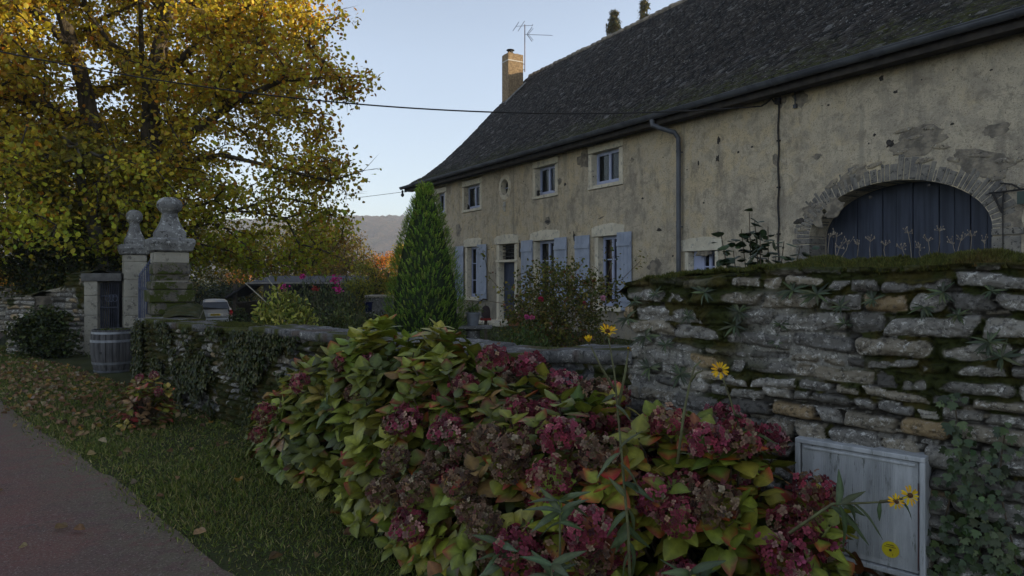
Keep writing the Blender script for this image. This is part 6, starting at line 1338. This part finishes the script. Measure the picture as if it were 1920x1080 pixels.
# ================================================================ PARKED CAR (rear view)
def car():
    Y = 37.5; c = at(404, 517, Y); c[2] = float(gz(c[0], Y)); rt = root("parked_car", "silver estate car parked beyond the gate, seen from behind", "car", c); a = R(25)
    ax = (np.array((math.cos(a), math.sin(a), 0)), np.array((-math.sin(a), math.cos(a), 0)), HZ); L = lambda x, y, z: c + ax[0] * x + ax[1] * y + ax[2] * z
    M_sil = simple("silver_paint", (.30, .30, .295), (.27, .27, .265), 2, .35, 0, metal=.3); M_gl = simple("car_glass", (.01, .012, .014), (.012, .014, .016), 3, .08, 0, spec=.6); M_red = simple("red_lens", (.35, .015, .02), (.25, .01, .015), 20, .3, 0); M_blk = simple("black_plastic", (.02, .02, .02), (.03, .03, .03), 20, .7)
    # body stations along y (0 = rear bumper face), cross-section half profile (x, z)
    def sec(w, zb, zw, wt, zt): return [(w * .92, zb), (w, zb + .15), (w, zw - .25), (w * .97, zw), (wt + .02, (zw + zt) / 2), (wt, zt - .07), (wt - .12, zt), (0, zt + .02)]
    st = [(.0, .80, .30, .62, .78, .63), (.04, .84, .26, .95, .76, 1.05), (.12, .86, .22, .98, .68, 1.30), (.32, .87, .20, 1.0, .62, 1.50), (.9, .88, .20, 1.0, .62, 1.55), (2.2, .88, .20, 1.0, .60, 1.53), (3.0, .87, .20, .98, .62, 1.2), (3.3, .86, .2, .95, .66, .98), (4.2, .80, .24, .78, .62, .80), (4.35, .72, .3, .6, .55, .62)]
    V = []; k = 16
    for y, w, zb, zw, wt, zt in st:
        s = sec(w, zb, min(zw, zt - .02), wt, zt); ring = [(x, z) for x, z in s] + [(-x, z) for x, z in s[::-1]]; V += [L(x, y, z) for x, z in ring]
    F = [(i * k + j, i * k + (j + 1) % k, (i + 1) * k + (j + 1) % k, (i + 1) * k + j) for i in range(len(st) - 1) for j in range(k)] + [tuple(range(k))[::-1], tuple((len(st) - 1) * k + j for j in range(k))]
    b = mk("body", V, F, M_sil, rt, smooth=False); md = b.modifiers.new("b", 'BEVEL'); md.width = .03; md.segments = 2
    def quadp(nm, P, m, par=rt, th=.015):
        P = [np.array(p) for p in P]; n = np.cross(P[1] - P[0], P[2] - P[0]); n /= np.linalg.norm(n); Q = [p + n * th for p in P]; kk = len(P)
        return mk(nm, P + Q, [tuple(range(kk))[::-1], tuple(range(kk, 2 * kk))] + [(i, (i + 1) % kk, (i + 1) % kk + kk, i + kk) for i in range(kk)], m, par)
    quadp("rear_window", [L(-.70, .03, 1.04), L(.70, .03, 1.04), L(.68, .05, 1.16), L(.60, .19, 1.42), L(-.60, .19, 1.42), L(-.68, .05, 1.16)], M_gl, th=.05)
    for s in (-1, 1):
        quadp("side_window", [L(s * .875, .5, 1.03), L(s * .875, 2.6, 1.03), L(s * .68, 2.3, 1.45), L(s * .68, .6, 1.45)][::s], M_gl, th=.02)
        MB().box(L(s * .79, .01, .84), (.15, .10, .30), ax).make("tail_light", M_red, rt, bev=.03)
        MB().box(L(s * .99, 2.55, 1.05), (.2, .08, .14), ax).make("wing_mirror", M_blk, rt, bev=.03)
        MB().tube([L(s * .56, .5, 1.58), L(s * .56, 2.0, 1.58)], .02, 6).make("roof_rail", M_blk, rt)
        for y in (.75, 3.45):
            w = MB().lathe(L(s * .80, y, .31), [(.10, -.10), (.30, -.10), (.315, -.05), (.315, .05), (.30, .10), (.10, .10)], 20, ax=(ax[1], HZ, ax[0])).make("wheel", M_blk, rt); MB().lathe(L(s * .80, y, .31), [(.05, -.105), (.19, -.107), (.19, .107), (.05, .105)], 12, ax=(ax[1], HZ, ax[0])).make("rim", M_zinc, w)
    MB().box(L(0, -.02, .42), (1.66, .16, .22), ax).make("bumper", M_sil, rt, bev=.05)
    MB().box(L(0, -.035, .72), (.78, .03, .19), ax).make("plate_recess", simple("white_trim", (.5, .5, .48)), rt, bev=.01)
    pl = MB().box(L(0, -.058, .735), (.50, .012, .11), ax).make("number_plate", simple("yellow_plate", (.50, .36, .03), (.42, .30, .03), 10, .5, 0), rt)
    mb = MB(); x = -.2
    while x < .2: mb.box(L(x, -.066, .735), (.035, .004, .06), ax); x += .058
    mb.make("plate_print", M_blk, pl)
    mb = MB(); mb.tube([L(-.05, .03, 1.06), L(.3, .05, 1.10)], .01, 5); mb.make("rear_wiper", M_blk, rt)
car()
# ================================================================ OPEN SHED
def shed():
    Y = 31.0; x0, x1 = at(432, 0, Y)[0], at(672, 0, Y)[0]; g = -1.15; zt = zt_(517, Y); zl = zt_(529, Y); rt = root("garden_shed", "long low open-fronted shed with a dark tiled roof behind the garden flowers", "shed", ((x0 + x1) / 2, Y, g))
    mt = simple("old_dark_tiles", (.06, .055, .055), (.035, .032, .034), 12, bump=.8, bs=20); mb = MB(); A = [(x0, Y, zl - .62), (x1, Y, zl - .05), (x1 + .1, Y + 1.2, zt), (x0 + 1.0, Y + 1.2, zt)]
    P = [np.array(p) for p in ((x0 - .05, Y - .5, zl - .65), (x0 + .75, Y - .1, zl - .05), (x1 + .1, Y - .1, zl - .05), (x1 + .1, Y + 2.2, zt), (x0 + 1.1, Y + 2.2, zt), (x0 - .05, Y + 2.2, zl - .6))]
    Q = [p - HZ * .10 for p in P]; mb.add(P + Q, [(0, 1, 4, 5), (1, 2, 3, 4), (6, 11, 10, 7), (7, 10, 9, 8), (0, 6, 7, 1), (1, 7, 8, 2), (2, 8, 9, 3), (3, 9, 10, 4), (4, 10, 11, 5), (5, 11, 6, 0)])
    mb.box(((x0 + x1) / 2 + .5, Y + 3.3, (zt + zl) / 2 - .2), (x1 - x0 - .8, 2.4, .10)); mb.make("roof", mt, rt)
    mw = simple("shed_timber", (.09, .07, .05), (.05, .04, .03), 8)
    for x in (x0 + .2, x0 + 2.2, x1 - 2.0, x1 - .05): MB().box((x, Y + .05, (g + zl) / 2 - .05), (.14, .14, zl - g - .10)).make("post", simple("brick_red_post", (.28, .10, .05), (.2, .07, .04), 12) if x > x1 - .2 else mw, rt)
    MB().box(((x0 + x1) / 2, Y + 4.2, (g + zl) / 2), (x1 - x0, .15, zl - g - .2)).make("rear_wall", simple("shed_back", (.05, .045, .04), (.03, .028, .025), 4), rt)
    MB().box((x0 + .1, Y + 2.2, (g + zl) / 2 - .5), (.12, 3.9, zl - g - .9)).make("side_wall", mw, rt)
    MB().box(((x0 + x1) / 2 + .4, Y - .14, zl - .04), (x1 - x0 - .8, .05, .07)).make("eave_trim", simple("pale_eave", (.30, .28, .26), (.2, .19, .18), 6), rt)
shed()
for k, (xa, ya, xb, yb, lab) in enumerate(((460, 531, 492, 560, "pale slanting bean pole in front of the shed, left one"), (500, 520, 524, 552, "pale slanting bean pole in front of the shed, right one"))):
    tag(MB().tube([at(xa, ya, 14), at(xb, yb, 13.6), at(xb + (xb - xa) * 1.6, yb + (yb - ya) * 1.75, 13.2)], .010, 5).make("bean_pole", simple("pale_cane", (.35, .33, .25)), loc=at(xb, yb, 13.6)), lab, "pole")
# ================================================================ TROUGH, POTS AND GARDEN BITS
def trough():
    Y = 22.0; a, b = at(684, 517, Y)[0], at(752, 517, Y)[0]; zt = zt_(554, Y); g = float(gz((a + b) / 2, Y)); rt = root("stone_trough", "long grey stone trough with pale rim left of the cypress", "trough", ((a + b) / 2, Y, g)); m = lichen_stone("trough_stone", (.17, .165, .155), (.11, .105, .10)); ml = lichen_stone("trough_rim", (.42, .37, .29), (.33, .29, .23))
    mb = MB(); w = b - a; mb.box(((a + b) / 2, Y + .06, (g + zt) / 2 - .03), (w - .04, .12, zt - g - .08)); mb.box(((a + b) / 2, Y + .9, (g + zt) / 2 - .03), (w - .04, .12, zt - g - .08)); mb.box((a + .07, Y + .48, (g + zt) / 2 - .03), (.1, .71, zt - g - .08)); mb.box((b - .07, Y + .48, (g + zt) / 2 - .03), (.1, .71, zt - g - .08)); mb.make("basin", m, rt, bev=.015)
    mb = MB(); mb.box(((a + b) / 2, Y + .05, zt - .035), (w, .2, .07)); mb.box(((a + b) / 2, Y + .91, zt - .035), (w, .2, .07)); mb.box((a + .08, Y + .48, zt - .035), (.16, .655, .069)); mb.box((b - .08, Y + .48, zt - .035), (.16, .655, .069)); mb.make("rim", ml, rt, bev=.012)
trough()
def pot(name, label, cat, px, py_top, Y, r0, h, m, plant=None, seed=0, zb=None, handle=False, n=200, ls=.05):
    p = at(px, py_top, Y); b = np.array((p[0], Y, p[2] - h)); rt = root(name, label, cat, b); MB().lathe(b, [(r0 * .72, 0), (r0 * .9, h * .7), (r0, h * .92), (r0 * 1.08, h * .93), (r0 * 1.08, h), (r0 * .95, h), (r0 * .9, h * .85), (.02, h * .84)], 22).make("pot_body", m, rt)
    if handle: MB().tube([b + np.array((r0 * 1.02, -.02, h * .85)), b + np.array((r0 * 1.45, -.03, h * .6)), b + np.array((r0 * 1.25, -.02, .05))], .008, 6).make("handle", M_zinc, rt)
    if plant:
        r = np.random.RandomState(seed); U = r.randn(n, 3); U[:, 2] = np.abs(U[:, 2]); P = b + HZ * h + U * np.array((r0 * .55, r0 * .55, r0 * .5)); V, F, c = scatter(*NARROW, P, U + HZ * .5, r.randn(n, 3) + HZ, ls * (.7 + .6 * r.rand(n)), pal(r, n, plant)); mk("plant", V, F, M_green, rt, col=c, kind="stuff")
    return rt, b
M_bucket = simple("grey_zinc_bucket", (.24, .25, .27), (.18, .19, .21), 6, .5, .1, metal=.3); M_terra = simple("terracotta", (.36, .14, .07), (.26, .10, .055), 8, .8)
rt, b = pot("zinc_bucket", "grey bucket of green plants on a stone pedestal right of the cypress", "bucket", 887, 586, 13.0, .135, .25, M_bucket, [(.10, .15, .03), (.14, .18, .05)], 1, handle=True)
q = np.array((b[0], b[1], 0)); mb = MB(); mb.lathe(q, [(.19, 0), (.17, .12), (.13, .16), (.13, b[2] - .10), (.2, b[2] - .06), (.2, b[2] - .045)], 18); mb.box((b[0] + .05, b[1], b[2] - .022), (.62, .5, .04)); tag(mb.make("stone_pedestal", lichen_stone("pedestal_stone", (.18, .17, .155), (.11, .105, .10)), loc=q), "stone pedestal with a dark slab carrying the grey bucket", "pedestal")
pot("terracotta_pot", "terracotta planter with trailing plants just right of the front door", "planter", 968, 597, 15, .22, .16, M_terra, [(.07, .11, .03), (.30, .05, .05)], 3)
pot("blue_pot", "small dark blue glazed pot in front of the stone trough", "pot", 691, 566, 20.5, .13, .30, simple("blue_glaze", (.012, .015, .055), (.01, .012, .035), 6, .25, 0), [(.05, .06, .03)], 4, n=60)
def lantern():
    Y = 15.5; p = at(911, 596, Y); rt = root("bird_box", "small dark pointed wooden house with a red base between bucket and door", "bird box", p)
    mb = MB(); k = 12; ring = [(-.10, 0)] + [(.10, 0)] + [(.10 * math.cos(t) if t < 1.57 else .10 * math.cos(t), .12 + .16 * math.sin(t) ** .8) for t in np.linspace(.1, 3.04, k)]
    P0 = [p + np.array((x, -.07, z)) for x, z in ring]; P1 = [p + np.array((x, .07, z)) for x, z in ring]; m = len(ring); mb.add(P0 + P1, [tuple(range(m)), tuple(range(m, 2 * m))[::-1]] + [(i, i + m, (i + 1) % m + m, (i + 1) % m) for i in range(m)]); mb.make("box_body", simple("dark_box", (.05, .035, .03), (.03, .02, .02), 10), rt)
    MB().box(p + np.array((0, 0, -.03)), (.24, .2, .05)).make("red_base", simple("red_base_paint", (.25, .03, .02)), rt); MB().box(p + np.array((0, 0, -.33)), (.07, .07, .55)).make("post", M_bark, rt)
lantern()
def sculpture():      # dark bent iron handle shape reaching from the cypress towards the shutter
    pts = [at(872, 600, 14), at(884, 577, 14), at(893, 572, 14), at(900, 566, 14), at(906, 561, 14), at(914, 562, 14)]
    tag(MB().tube(pts, [.02, .02, .018, .018, .02, .016], 7).make("bent_branch", M_dark, loc=at(872, 600, 14)), "dark crooked branch standing behind the grey bucket", "branch")
sculpture()
# sill ornaments on the upper windows
for px, py, s, lab in ((1011, 351, .10, "small dark figure on the third upper window sill, left corner"), (880, 384, .08, "small dark pot plant on the second upper window sill")):
    p = HP(hs(px), .03, 4.045); rt = root("sill_ornament", lab, "ornament", p); MB().lathe(p, [(.04, 0), (.055, s * .6), (.03, s), (.045, s * 1.3), (.01, s * 1.6)], 10).make("figure", M_dark, rt, smooth=True)
    rr2 = np.random.RandomState(int(px)); n = 40; V, F, c = scatter(*NARROW, p + HZ * s * 1.2 + rr2.randn(n, 3) * .03, rr2.randn(n, 3) + HZ, rr2.randn(n, 3), .05 + 0 * rr2.rand(n), pal(rr2, n, [(.04, .03, .03), (.06, .05, .03)])); mk("leaves", V, F, M_green, rt, col=c)
# ================================================================ HAZE
def haze():
    m = bpy.data.materials.new("haze_air"); m.use_nodes = True; t = m.node_tree; t.nodes.clear(); o = t.nodes.new("ShaderNodeOutputMaterial"); v = t.nodes.new("ShaderNodeVolumePrincipled")
    v.inputs["Color"].default_value = (.80, .86, 1, 1); v.inputs["Density"].default_value = HAZE_D; v.inputs["Anisotropy"].default_value = 0.1; t.links.new(v.outputs[0], o.inputs["Volume"])
    MB().box((0, 500, 43), (3600, 1700, 94)).make("haze", m, kind="stuff")
HAZE_D = 0.00052
haze()
